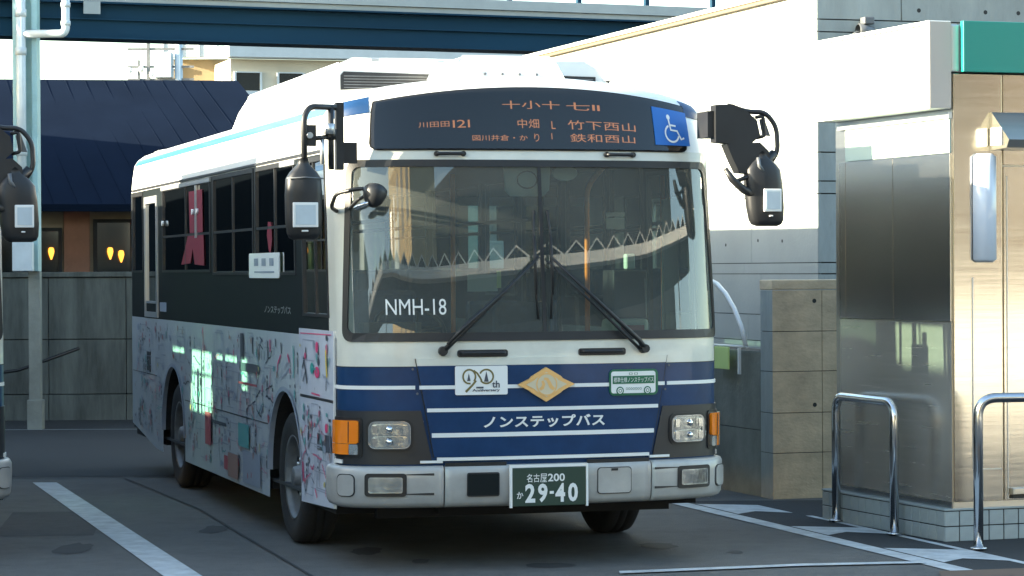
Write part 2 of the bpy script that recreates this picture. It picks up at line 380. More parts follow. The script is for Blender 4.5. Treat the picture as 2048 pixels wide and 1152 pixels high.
def decal(name, mat, parent, items, off=.016):
    """items: list of (verts2d, faces, material index); 2D = (s, z)"""
    mb = MB()
    for vs, fs, mi in items: mb.add([P(s, z, off + .0012 * mi) for s, z in vs], fs, mi)
    return mb.build(name, mat, parent)

YAW = .28323; BX, BY = .1905, 15.2114
bus = empty('city_bus', (BX, BY, 0), YAW, 'white and navy striped city bus facing the camera, number plate 29-40, parked in the middle', 'bus')
# ---- roof and upper sides
ss_front = [-(SC + .22) + 2 * (SC + .22) * k / 60 for k in range(61)]
def chain():
    s = [-S_TOT]; n = 0
    st = [S_REAR0 - .03, S_REAR0, S_REAR0 - .1, S_REAR0 - .16, S_REAR0 - .22, S_SIDE_END] + [sv_(v) for v in (8, 7, 6, 5, 4, 3, 2.4, 1.8, 1.3, .9, .6)] + [SC + .22 - .0001]
    neg = sorted({-x for x in st}); fr = [x for x in ss_front if abs(x) < SC + .21]
    return [-S_TOT] + neg + fr + sorted({x for x in st}) + [S_TOT]
CH = chain()
rf = MB(); grid(rf, CH, [2.42, 2.48, 2.55, 2.61, 2.66, 2.68, 2.70, 2.715, 2.73, 2.74, 2.748, 2.752, 2.756])
half = len(CH) // 2; top = [P(s, 2.756) for s in CH]; m = 8; o0 = len(rf.v); nr = 0
pairs = [(i, len(CH) - 1 - i) for i in range(half + 1) if i < len(CH) - 1 - i]
for a, b in pairs:
    for k in range(m + 1):
        q = top[a].lerp(top[b], k / m); q.z = 2.756 + .125 - .1 * q.x * q.x; rf.v.append(tuple(q))
for j in range(len(pairs) - 1):
    for k in range(m): rf.face([o0 + j * (m + 1) + k, o0 + j * (m + 1) + k + 1, o0 + (j + 1) * (m + 1) + k + 1, o0 + (j + 1) * (m + 1) + k], 0, True)
rf.build('roof', roofw, bus)
for sg in (-1, 1):
    s0, s1 = sg * sv_(.62), sg * sv_(LEN - .25)
    mb = MB(); grid(mb, [s0 + (s1 - s0) * k / 30 for k in range(31)], [2.655, 2.675, 2.70], .004); mb.build('roof_stripe', skyb, bus)
    patch('front_blue_band', blue, bus, [(z, sg * (SC + .03), sg * .985) for z in (2.615, 2.63, 2.65, 2.665, 2.69, 2.70)], .005, .01, 14)
# ---- front panel (cream) with windscreen opening
fz = [1.175, 1.22, 1.27, 1.335, 1.45, 1.6, 1.75, 1.9, 2.05, 2.2, 2.34, 2.38, 2.42]
WK = lambda z: interp(z, [1.31, 2.36], [1.0, .94])
fs_ = sorted(set([-(SC + .22), SC + .22] + [1.175 * k / 20 for k in range(-20, 21)] + [sg * (SC - .03 + .05 * k) for sg in (-1, 1) for k in range(0, 5)]))
mb = MB(); grid(mb, fs_, fz, 0, lambda s, z: abs(s) < 1.12 and 1.335 < z < 2.34)
mb.build('front_panel', cream, bus)
wf = lambda s, z: (s * WK(z), z)
ring('windscreen_surround', black, bus, outline(-1.205, 1.205, 1.318, 2.363, .065, f=wf), outline(-1.165, 1.165, 1.368, 2.322, .045, f=wf), .008, .03)
for sg in (-1, 1):
    a, b = (-1.19, -.006) if sg < 0 else (.006, 1.19)
    patch('windscreen', gwind, bus, [(1.34 + (2.345 - 1.34) * k / 16, a * WK(1.34 + k * .063), b * WK(1.34 + k * .063)) for k in range(17)], .0, .0001, 40)
patch('windscreen_divider', black, bus, rect(-.010, .010, 1.34, 2.345, 12), .005, .012, 1)
# lower front
mb = MB(); grid(mb, fs_, [.60, .75, .9, 1.0, 1.1, 1.175], 0); mb.build('lower_front_panel', blue, bus)
for sg in (-1, 1):
    a = lambda z: interp(z, [.62, .93], [.665, .735])
    patch('headlight_panel', darkpl, bus, [(z, -sg * 0 + sg * a(z), sg * (SC + .012)) for z in (.615, .68, .75, .82, .88, .922)], .007, .012, 14)
# centre service flap
pl = lambda z: interp(z, [.65, 1.22], [.655, .760])
patch('service_flap', blue, bus, [(z, -pl(z), pl(z)) for z in (.655, .72, .8, .88, .96, 1.04, 1.12, 1.178)], .013, .012, 26)
patch('flap_top_lip', cream, bus, [(z, -pl(z), pl(z)) for z in (1.1795, 1.20, 1.222)], .014, .014, 26)
patch('flap_bottom_strip', white, bus, rect(-.64, .64, .634, .653), .018, .02, 26)
for a, b in ((-.737, -.608), (.644, .776)): patch('white_reflector', white, bus, rect(a, b, .622, .636, 1), .016, .012, 4)
for z0, z1, e in ((1.045, 1.066, 0), (.914, .935, .005), (.768, .793, .005)):
    if z0 > 1: 
        for sg in (-1, 1): patch('white_stripe', white, bus, rect(sg * .765, sg * (SC + .05), z0, z1, 1), .004, .006, 12)
        patch('white_stripe', white, bus, rect(-.742, .742, z0, z1, 1), .0165, .004, 26)
    else: patch('white_stripe', white, bus, rect(-pl(z0) + .006, pl(z0) - .006, z0, z1, 1), .0165, .004, 26)
for sg in (-1, 1):
    patch('panel_gap', joint, bus, [(z, sg * (pl(z) + .002), sg * (pl(z) + .007)) for z in (.655, .8, 1.0, 1.22)], .0075, .002, 1)
    patch('panel_gap', joint, bus, rect(sg * .77, sg * (SC + .04), 1.172, 1.176, 1), .002, .002, 12)
    for q in (.70, .86, 1.02, 1.16):
        mb = MB(); c_ = P(sg * (pl(q) + .03), q, .001); mb.tube([c_, c_ + Vector((0, -.004, 0))], .007, 8); mb.build('fastener', rimm, bus)
# headlights, signal lamps
for sg in (-1, 1):
    a, b = sorted((sg * .79, sg * 1.03))
    hz = patch('headlight', black, bus, rr(a - .014, b + .014, .692, .876, .045), .014, .02, 10)
    patch('headlight_rim', chrome, hz, rr(a, b, .705, .863, .04), .020, .02, 10)
    patch('reflector', clear, hz, rr(a + .016, b - .016, .785, .848, .02), .024, .004, 8)
    patch('reflector', clear, hz, rr(a + .016, b - .016, .718, .776, .02), .024, .004, 8)
    mb = MB()
    for zc in (.818, .747):
        q = P((a + b) / 2, zc, .026); mb.lathe([(0, .022), (.006, .018), (.012, .010), (.014, .001)], 14, Matrix.Translation(q) @ Matrix.Rotation(R(-90), 4, 'Z'))
        for c in (a + .035, b - .035): mb.box(P(c, zc, .02).x - .012, P(c, zc, .02).x + .012, P(c, zc, .034).y, P(c, zc, .02).y, zc - .022, zc + .022)
    mb.build('bulb', chrome, hz)['kind'] = 'stuff'
    patch('headlight_cover', glamp, hz, rr(a + .004, b - .004, .709, .859, .04), .036, .002, 10)
    a, b = sorted((sg * 1.085, sg * (SC + .0)))
    sg_o = patch('signal_lamp', amber, bus, rr(a, b, .735, .868, .015), .032, .03, 10)
    patch('signal_segment', amber, sg_o, rect(*sorted((sg * 1.14, sg * (SC + .0))), .672, .733, 2), .032, .03, 6)
    patch('clear_segment', clear, sg_o, rr(*sorted((sg * 1.086, sg * 1.137)), .672, .731, .006), .033, .03, 6)
    patch('lens_divider', black, sg_o, rect(*sorted((sg * 1.138, sg * 1.142)), .74, .862, 1), .0345, .002, 2)
    for zz in (.765, .79, .815, .84): patch('lens_rib', amber, sg_o, rect(*sorted((sg * 1.09, sg * 1.136)), zz, zz + .003, 1), .034, .003, 3)
    patch('signal_rim', black, sg_o, rr(*sorted((sg * 1.068, sg * (SC + .015))), .655, .885, .02), .014, .02, 8)
    # small corner cap lamps on the white strip above bumper
    patch('corner_reflector', white, bus, rect(*sorted((sg * 1.20, sg * (SC + .02))), .618, .640, 1), .014, .01, 4)
# ---- bumper: three sections, curved lower edge, lamps
def bumper_rows(z0, z1): return [z0, z0 + .012, z0 + .03, z0 + .06, (z0 + z1) / 2, z1 - .03, z1 - .01, z1]
def bumper(name, s0, s1, nc):
    mb = MB(); prof = [(.362, -.07), (.366, .0), (.378, .028), (.40, .040), (.45, .046), (.53, .048), (.582, .046), (.600, .036), (.606, .015), (.607, -.04)]
    n = nc + 1
    for z, off in prof:
        for i in range(n):
            s = s0 + (s1 - s0) * i / nc; mb.v.append(tuple(P(s, z, off)))
    for j in range(len(prof) - 1):
        for i in range(nc): mb.face([j * n + i, j * n + i + 1, (j + 1) * n + i + 1, (j + 1) * n + i], 0, True)
    for i in (0, nc): mb.face([j * n + i for j in range(len(prof))] if i else [j * n + i for j in range(len(prof))][::-1], 0)
    return mb.build(name, silver, bus)
bm = [bumper('bumper', -(SC + .10), -.606, 26), bumper('bumper', -.599, .637, 30), bumper('bumper', .644, SC + .10, 26)]
for sg, bo in ((-1, bm[0]), (1, bm[2])):
    a, b = sorted((sg * .835, sg * 1.02))
    fo = patch('fog_lamp', black, bo, rr(a - .022, b + .022, .435, .567, .02), .054, .012, 8)
    patch('fog_lamp_lens', clear, fo, rr(a, b, .455, .545, .012), .060, .01, 8)
    patch('fog_lamp_glass', glamp, fo, rr(a, b, .457, .543, .012), .068, .002, 8)
    e0, e1 = sorted((sg * .66, sg * .83))
    mb = MB()
    for z in (.448, .560): 
        rb, rf_ = ribbon([(e0, z), (e1, z)], [.004, .014] if sg < 0 else [.014, .004]); mb.add([P(s, zz, .0495) for s, zz in rb], rf_)
    if sg < 0: pass
    mb.build('bumper_groove', darkpl, bo)['kind'] = 'stuff'
    patch('side_marker_recess', darkpl, bo, rr(*sorted((sg * 1.095, sg * 1.200)), .432, .562, .03), .050, .01, 8)
    patch('side_marker', silver, bo, rr(*sorted((sg * 1.10, sg * 1.192)), .437, .557, .028), .056, .01, 8)
tb = patch('tow_hatch', darkpl, bm[1], rr(-.474, -.286, .428, .566, .012), .052, .01, 8)
patch('tow_hatch_cover', blackg, tb, rr(-.468, -.292, .436, .558, .008), .058, .01, 8)
fl = patch('bumper_flap_gap', darkpl, bm[1], rr(.300, .512, .422, .577, .02), .0492, .004, 8)
patch('bumper_flap', silver, fl, rr(.305, .507, .427, .572, .018), .053, .008, 8)
patch('flap_catch', black, fl, rect(.385, .425, .556, .570, 1), .056, .01, 2)
patch('bumper_vent', black, bm[1], rect(.245, .632, .597, .623, 1), .030, .01, 12); patch('bumper_vent', black, bm[1], rect(-.596, -.24, .597, .623, 1), .030, .01, 12)
# ---- number plate
def flatbox(name, mat, parent, u0, u1, z0, z1, v, t, bevel=0): return box(name, mat, parent, u0, u1, v, v + t, z0, z1, bevel)
npo = flatbox('number_plate', plateg, bus, -.22, .22, .368, .588, -.068, .006, .004)
nf = MB()
nf.box(-.235, .235, -.066, -.045, .590, .606); nf.box(-.235, -.222, -.066, -.045, .36, .59); nf.box(.222, .235, -.066, -.045, .36, .59); nf.build('plate_frame', white, npo)
def flattext(name, mat, parent, body, u0, u1, z0, z1, v, bold=0.0, sp=1.0):
    vs, fs = fit_text(body, u0, u1, z0, z1, bold, sp)
    return MB().add([(a, v, b) for a, b in vs], fs).build(name, mat, parent)
flattext('plate_lettering', white, npo, '名古', -.137, -.060, .505, .553, -.0705, .006)
flattext('plate_lettering', white, npo, '200', -.010, .092, .507, .552, -.0705, .02)
mb = MB()
for q in ([(0, 0), (.12, .3), (.14, 1)], [(.14, .96), (.95, .96)], [(.95, 1.0), (.95, .72)], [(.14, .74), (.95, .74)], [(.25, .56), (.98, .56)], [(.52, .56), (.36, .40), (.85, .40)], [(.75, .50), (.90, .33)], [(.30, .20), (.92, .20)], [(.60, .38), (.60, .02)], [(.16, .03), (1.0, .03)]):
    vs, fs = ribbon([(-.055 + a * .038, .505 + b * .048) for a, b in q], .0042); mb.add([(a, -.0705, b) for a, b in vs], fs)
mb.build('plate_lettering', white, npo)['kind'] = 'stuff'
flattext('plate_lettering', white, npo, 'か', -.197, -.158, .412, .452, -.0705, .015)
for ch, a, b in (('2', -.147, -.087), ('9', -.070, -.013), ('4', .034, .093), ('0', .111, .170)):
    flattext('plate_lettering', white, npo, ch, a, b, .388, .496, -.0705, .035)
flattext('plate_lettering', white, npo, '-', .0, .025, .436, .452, -.0705, .03)
# ---- front badges
ae = patch('anniversary_badge', white, bus, rr(-.538, -.233, 1.010, 1.176, .010), .024, .01, 10)
items = []
c1 = arc(-.460, 1.110, .036, 60, 360 + 10, 20, .042)
items.append((*ribbon([(-.424, 1.100)] + arc(-.457, 1.115, .036, -40, 250, 18, .040) + [(-.45, 1.075)], .010), 0))
items.append((*ribbon([(-.418, 1.092), (-.44, 1.065), (-.478, 1.028)], [.012, .012, .014]), 0))
items.append((*ribbon([(-.432, 1.150), (-.412, 1.135), (-.395, 1.11), (-.385, 1.09)], .010), 0))
items.append((*ribbon(arc(-.358, 1.115, .040, 215, 215 + 300, 20, .040), .010), 0))
items.append(([(-.47, 1.09), (-.45, 1.09), (-.46, 1.135)], [(0, 1, 2)], 1)); items.append(([(-.372, 1.085), (-.345, 1.085), (-.358, 1.145)], [(0, 1, 2)], 1))
items.append(([(-.418, 1.047), (-.375, 1.047), (-.375, 1.057), (-.418, 1.057)], [(0, 1, 2, 3)], 1))
items.append((*fit_text('th', -.325, -.280, 1.05, 1.09, .02), 1)); items.append((*fit_text('Anniversary', -.44, -.28, 1.025, 1.045, .025), 1))
decal('badge_print', [olive, inkp], ae, items, .0255)
dm = [(-.175, 1.064), (-.105, 1.098), (-.092, 1.112), (-.005, 1.163), (.082, 1.112), (.095, 1.098), (.167, 1.064), (.095, 1.028), (.082, 1.016), (-.005, .964), (-.092, 1.016), (-.105, 1.028)]
mb = MB(); mb.prism(dm, lambda a, b: P(a, b, .034), lambda a, b: P(a, b, .010)); em = mb.build('emblem', gold, bus)
cx, cz = -.004, 1.064
mb = MB(); d2 = [(cx + (a - cx) * .72, cz + (b - cz) * .72) for a, b in dm]; mb.prism(d2, lambda a, b: P(a, b, .037), lambda a, b: P(a, b, .034)); mb.build('emblem_field', goldl, em)
decal('emblem_mark', gold, em, [(*ribbon(arc(cx, cz, .060, 0, 360, 28, .062), .007), 0), (*ribbon([(-.045, 1.035), (-.030, 1.045), (-.022, 1.065), (-.030, 1.085)], [.016, .02, .018, .014]), 0),
      (*ribbon([(.040, 1.035), (.022, 1.05), (.010, 1.075), (-.002, 1.095), (-.020, 1.098)], [.018, .022, .02, .018, .012]), 0)], .0385)
bs = patch('low_floor_badge', green, bus, rr(.384, .694, .990, 1.142, .03), .022, .009, 10)
patch('badge_bus_shape', white, bs, rr(.394, .676, 1.003, 1.130, .015), .0245, .004, 10)
items = [(*ribbon([(.402 + .266 * k / 12, 1.081) for k in range(13)], .046), 0)]
for c in (.448, .622):
    items.append(([(c, 1.018)] + arc(c, 1.018, .024, 0, 360, 16), [(0, k, k + 1) for k in range(1, 17)], 0))
    items.append(([(c, 1.018)] + arc(c, 1.018, .017, 0, 360, 16), [(0, k, k + 1) for k in range(1, 17)], 1))
    items.append((*ribbon(arc(c, 1.018, .009, 0, 360, 12), .004), 2))
items.append((*fit_text('標準仕様ノンステップバス', .408, .662, 1.066, 1.096, .0), 1))
items.append((*fit_text('○○○○○○○', .485, .585, 1.022, 1.036, .01), 0)); items.append((*fit_text('□ □', .505, .56, 1.110, 1.122, .02), 0))
decal('badge_print', [green, white, green], bs, items, .0265)
decal('front_lettering', [white], bus, [(*fit_text('ノンステップバス', -.372, .357, .817, .888, .028, 1.02), 0)], .0185)
# ---- destination sign
dz = patch('destination_sign', blackm, bus, [(z + (.0), a * 1.0, b * 1.0) for z, a, b in [(2.418, -.94, .925), (2.423, -.965, .95), (2.435, -.985, .967), (2.455, -.99, .972), (2.50, -.985, .975), (2.56, -.98, .98), (2.61, -.975, .985), (2.655, -.965, .99), (2.668, -.96, .99)]], .010, .012, 40)
items = []
def ledtext(t, s0, s1, z0, z1, b=.0): items.append((*fit_text(t, s0, s1, z0, z1, b), 0))
ledtext('十小十', -.20, .15, 2.585, 2.615); ledtext('七II', .19, .40, 2.585, 2.613)
ledtext('川田田', -.70, -.52, 2.520, 2.545); ledtext('I2I', -.50, -.40, 2.515, 2.548)
ledtext('中畑', -.115, .015, 2.510, 2.548, 0); ledtext('L', .09, .115, 2.508, 2.540); ledtext('竹下西山', .19, .62, 2.508, 2.546, 0)
ledtext('図川井倉・か', -.39, -.06, 2.458, 2.482); ledtext('り', -.02, .01, 2.455, 2.488); ledtext('I', .085, .09, 2.465, 2.49)
ledtext('鉄和西山', .20, .61, 2.455, 2.490, 0)
decal('sign_lettering', [led], dz, items, .0125)
patch('sign_glass', gsign, dz, [(z, a, b) for z, a, b in [(2.425, -.96, .945), (2.44, -.975, .96), (2.50, -.975, .965), (2.56, -.97, .97), (2.61, -.965, .975), (2.662, -.952, .98)]], .018, .0005, 40)
wc = patch('wheelchair_sign', wcblue, bus, rect(.740, .985, 2.452, 2.63, 3), .024, .006, 8)
ox, oz = .86, 2.54
it = [([(ox - .015, oz + .052)] + arc(ox - .015, oz + .052, .0125, 0, 360, 14), [(0, k, k + 1) for k in range(1, 15)], 0),
      (*ribbon([(ox - .015, oz + .042), (ox - .006, oz - .010), (ox + .038, oz - .012), (ox + .062, oz - .055), (ox + .085, oz - .046)], .011), 0),
      (*ribbon([(ox - .012, oz + .015), (ox + .032, oz + .013)], .009), 0),
      (*ribbon(arc(ox + .0, oz - .028, .047, 115, 345, 18, .042), .010), 0)]
decal('wheelchair_symbol', [white], wc, it, .0262)
# ---- grab handles
for a, b in ((-.605, -.45), (.419, .587)):
    for_ = [P(a, 2.397, .0), P(a + .008, 2.397, .030), P(b - .008, 2.397, .030), P(b, 2.397, .0)]
    mb = MB(); mb.tube(bend(for_, .012), .010, 8)
    for q in (a, b): mb.tube([P(q, 2.397, .0), P(q, 2.397, .02)], .016, 10)
    mb.build('grab_handle', black, bus)
for a, b in ((-.522, -.225), (.20, .495)):
    hr = patch('handle_recess', darkpl, bus, rr(a, b, 1.226, 1.268, .014), .004, .006, 10)
    mb = MB(); mb.tube(bend([P(a + .02, 1.25, .004), P(a + .03, 1.25, .03), P(b - .03, 1.25, .03), P(b - .02, 1.25, .004)], .015), .010, 8); mb.build('handle_bar', black, hr)
# ---- wipers
for sg in (-1, 1):
    mb = MB(); piv = P(sg * .605, 1.262, .03)
    mb.tube([P(sg * .605, 1.262, -.01), P(sg * .605, 1.262, .05)], [.03, .024], 12)
    mb.tube([piv, P(sg * .56, 1.31, .055), P(sg * .30, 1.55, .06), P(sg * .035, 1.80, .055)], [.017, .015, .011, .008], 8)
    if sg > 0: mb.tube([P(.57, 1.262, .03), P(.50, 1.32, .05), P(.28, 1.53, .052), P(.02, 1.77, .050)], [.010, .009, .008, .006], 8)
    else: mb.tube([P(-.585, 1.30, .06), P(-.50, 1.39, .07), P(-.26, 1.60, .07)], [.010, .012, .007], 8)
    wpr = mb.build('wiper_arm', black, bus)
    c = -.055 if sg < 0 else .045
    mb = MB(); mb.tube([P(c - .012 * sg, 1.44, .02), P(c, 1.6, .03), P(c, 1.95, .03), P(c - .01 * sg, 2.07, .02)], .007, 6)
    mb.tube([P(c, 1.58, .042), P(c, 1.75, .055), P(c, 1.92, .042)], .006, 6); mb.tube([P(c, 1.80, .055), P(.035 * sg, 1.80, .055)], .008, 6)
    mb.build('wiper_blade', black, wpr)
decal('fleet_lettering', [white], bus, [(*fit_text('NMH-18', -.925, -.578, 1.470, 1.562, .0), 0)], .005)

# ---- sides
ARCHES = ((1.88, .535), (6.42, .56))
def zlow(v):
    z = .25 if v > 1.4 else interp(v, [.3, 1.4], [.345, .31])
    for c, r in ARCHES:
        if abs(v - c) < r: z = max(z, .43 + math.sqrt(max(0, 1 - ((v - c) / r) ** 2)) * .535)
    if v > 7.3: z = max(z, interp(v, [7.3, 8.95], [.25, .42]))
    return z
def columns(v0, v1):
    vs = [v0, v1] + [v0 + (v1 - v0) * k / 24 for k in range(25)]
    for c, r in ARCHES:
        for k in range(25):
            q = c - r * math.cos(math.pi * k / 24)
            if v0 < q < v1: vs.append(q)
        for q in (c - r - .0005, c + r + .0005):
            if v0 < q < v1: vs.append(q)
    return sorted(set(round(v, 5) for v in vs))
def side_skin(name, mat, sg, v0, v1, ztop, off=0.0, zfun=zlow):
    mb = MB(); vs = columns(v0, v1)
    o = len(mb.v)
    for v in vs:
        zb = zfun(v)
        for k in range(4): mb.v.append(tuple(P(sg * sv_(v), zb + (ztop - zb) * k / 3, off)))
    for i in range(len(vs) - 1):
        for k in range(3): mb.face([i * 4 + k, (i + 1) * 4 + k, (i + 1) * 4 + k + 1, i * 4 + k + 1], 0, False)
    return mb.build(name, mat, bus)
LW = [(.56, 1.28, 1.47, 2.38), (1.52, 2.86, 1.72, 2.39), (2.95, 4.52, 1.72, 2.39), (4.66, 6.94, 1.74, 2.38), (7.27, 7.88, 1.48, 2.33), (8.06, 8.66, 1.74, 2.38)]
RW = [(.60, 1.40, .52, 2.32), (1.55, 2.2, 1.37, 2.39), (2.35, 3.2, 1.55, 2.39), (3.4, 4.3, .52, 2.32), (4.5, 5.3, 1.55, 2.39), (5.5, 6.94, 1.74, 2.38), (7.2, 8.66, 1.74, 2.38)]
for sg, WN in ((-1, LW), (1, RW)):
    lo = side_skin('side_panel', livery if sg < 0 else livery, sg, SC * 0 + .37, LEN - .2, 1.335, 0, zlow) if sg < 0 else None
    if sg > 0:
        # door side: skin split round the two doors
        for a, b in ((.37, .56), (1.44, 3.36), (4.34, LEN - .2)): side_skin('side_panel', livery, 1, a, b, 1.335)
    vs = sorted(set([.57, LEN - .2] + [x for q in WN for x in q[:2]])); zs = sorted(set([1.335, 2.42] + [z for q in WN for z in q[2:] if z > 1.34]))
    mb = MB(); grid(mb, [sg * sv_(v) for v in vs], zs, 0, lambda s, z: any(sg * q[0] * 0 + sv_(q[0]) < abs(s) < sv_(q[1]) and q[2] < z < q[3] for q in WN), 0, False)
    mb.build('window_band', blackg, bus)
    for q in WN:
        a, b, z0, z1 = q
        wdw = patch('side_window', gdoor if z0 < 1 else (gdark if sg > 0 else gside), bus, [(z, sg * sv_(a - .004), sg * sv_(b + .004)) for z in (z0 - .004, z1 + .004)], -.006, .0004, 2)
        fr = MB()
        def strip(v0, v1, za, zb, o1=.006, o2=-.02):
            p = [P(sg * sv_(v), z, o) for o in (o1, o2) for v, z in ((v0, za), (v1, za), (v1, zb), (v0, zb))]
            fr.add(p, [(0, 1, 2, 3), (7, 6, 5, 4), (0, 4, 5, 1), (1, 5, 6, 2), (2, 6, 7, 3), (3, 7, 4, 0)])
        door = z0 < 1.0
        strip(a - .02, b + .02, z1 - .0, z1 + .03); strip(a - .02, b + .02, z0 - .02, z0)
        for e in (a, b): strip(e - .02, e + .012, z0, z1)
        if door:
            strip((a + b) / 2 - .03, (a + b) / 2 + .03, z0, z1)
            strip(a - .03, b + .03, .33, z0 - .02)
        elif a < .6 or (b - a) > 1.2:
            strip((a + b) / 2 - .012, (a + b) / 2 + .012, z0, z1, .002); 
            if a > 1: strip(a, b, 2.0, 2.018, .001)
        fr.build('window_frame', black if (a < 7.2 or a > 7.3 or sg > 0) else alu, wdw)
# silver trims on the left side
def trim(name, mat, v0, v1, z0, z1, off=.012, sg=-1, par=None):
    return patch(name, mat, par or bus, [(z0, sg * sv_(v0), sg * sv_(v1)), (z1, sg * sv_(v0), sg * sv_(v1))], off, .012, 4)
trim('window_trim', alu, 4.62, 6.98, 2.385, 2.415); trim('window_trim', alu, 1.45, 1.95, 2.385, 2.415)
for v0, v1, z0, z1 in ((7.88, 7.93, 1.345, 2.36), (7.20, 7.27, 1.345, 2.36), (7.27, 7.88, 2.30, 2.36), (7.27, 7.88, 1.345, 1.39)): trim('emergency_door_frame', alu, v0, v1, z0, z1)
trim('window_mullion', alu, 5.24, 5.30, 1.98, 2.38, .010); 
for v, z in ((5.18, 2.18), (5.38, 2.18), (6.88, 2.12)):
    mb = MB(); c = P(-sv_(v), z, .0); mb.tube([c, c + Vector((-.02, 0, 0))], .022, 12); mb.build('window_catch', white, bus)
trim('gutter_rail', darkpl, .6, LEN - .3, 2.428, 2.445, .014)
nl = patch('side_notice', white, bus, rr(-sv_(3.05), -sv_(2.0), 1.68, 1.845, .02), .012, .008, 4)
items = []
for k in range(3):
    a = 2.17 + k * .27; items.append(([(-sv_(a), 1.76), (-sv_(a + .15), 1.76), (-sv_(a + .15), 1.81), (-sv_(a), 1.81)], [(0, 1, 2, 3)], 0))
items.append(([(-sv_(2.15), 1.715), (-sv_(2.85), 1.715), (-sv_(2.85), 1.725), (-sv_(2.15), 1.725)], [(0, 1, 2, 3)], 0))
decal('notice_print', [greyp], nl, items, .014)
items = [(*fit_text('ノンステップバス', -sv_(2.55), -sv_(1.67), 1.452, 1.502, .02), 0)]
decal('side_lettering', [alu], bus, items, .004)
trim('side_sticker', greyp, 6.77, 7.1, 1.40, 1.475, .004)
# flat red patches over the outer face of the left side windows
decal('red_window_patch', [red], bus, [([(-sv_(a), b) for a, b in ((5.00, 2.34), (5.62, 2.34), (5.58, 2.02), (4.98, 2.02))], [(0, 1, 2, 3)], 0), ([(-sv_(a), b) for a, b in ((4.95, 2.015), (5.65, 2.015), (6.0, 1.78), (5.55, 1.79), (5.45, 1.90), (5.36, 1.78), (4.92, 1.77))], [(0, 1, 2, 3, 4), (0, 4, 5, 6)], 0)], .0008)['kind'] = 'stuff'
decal('red_window_tag', [red], bus, [([(-sv_(a), b) for a, b in ((2.30, 2.04), (2.42, 2.05), (2.46, 1.96), (2.40, 1.86), (2.34, 1.84), (2.28, 1.92))], [tuple(range(6))], 0)], .0008)
# fuel flap, side join line, front poster section
trim('fuel_flap', darkpl, 7.66, 7.86, .88, 1.05, .004); trim('panel_joint', darkpl, 2.47, 5.85, .722, .730, .003)
trim('body_side_joint', darkpl, 7.3, 8.7, .86, .866, .003); 
side_poster = side_skin('cab_side_panel', livery2, -1, .40, 1.405, 1.375, .008, lambda v: zlow(v) + .0)
trim('panel_joint', darkpl, .40, 1.37, .955, .972, .0105); trim('panel_edge', white, .385, .40, .345, 1.375, .012)
# wheel arch lips and linings
for sg in (-1, 1):
    for c, r in ARCHES:
        mb = MB(); n = 24; o = 0
        for k in range(n + 1):
            a = math.pi * k / n; y = c - r * math.cos(a); z = .43 + .535 * math.sin(a)
            for off, e in ((.012, 0), (.012, .03), (-.02, 0), (-.5, 0)):
                yy = c - (r + e) * math.cos(a); zz = .43 + (.535 + e) * math.sin(a); mb.v.append((sg * (W2 + off), yy, zz))
        for k in range(n):
            i = k * 4
            mb.face([i, i + 4, i + 5, i + 1], 0); mb.face([i, i + 2, i + 6, i + 4], 0); mb.face([i + 2, i + 3, i + 7, i + 6], 1)
        mb.build('wheel_arch', [greyp if sg < 0 else black, under], bus)
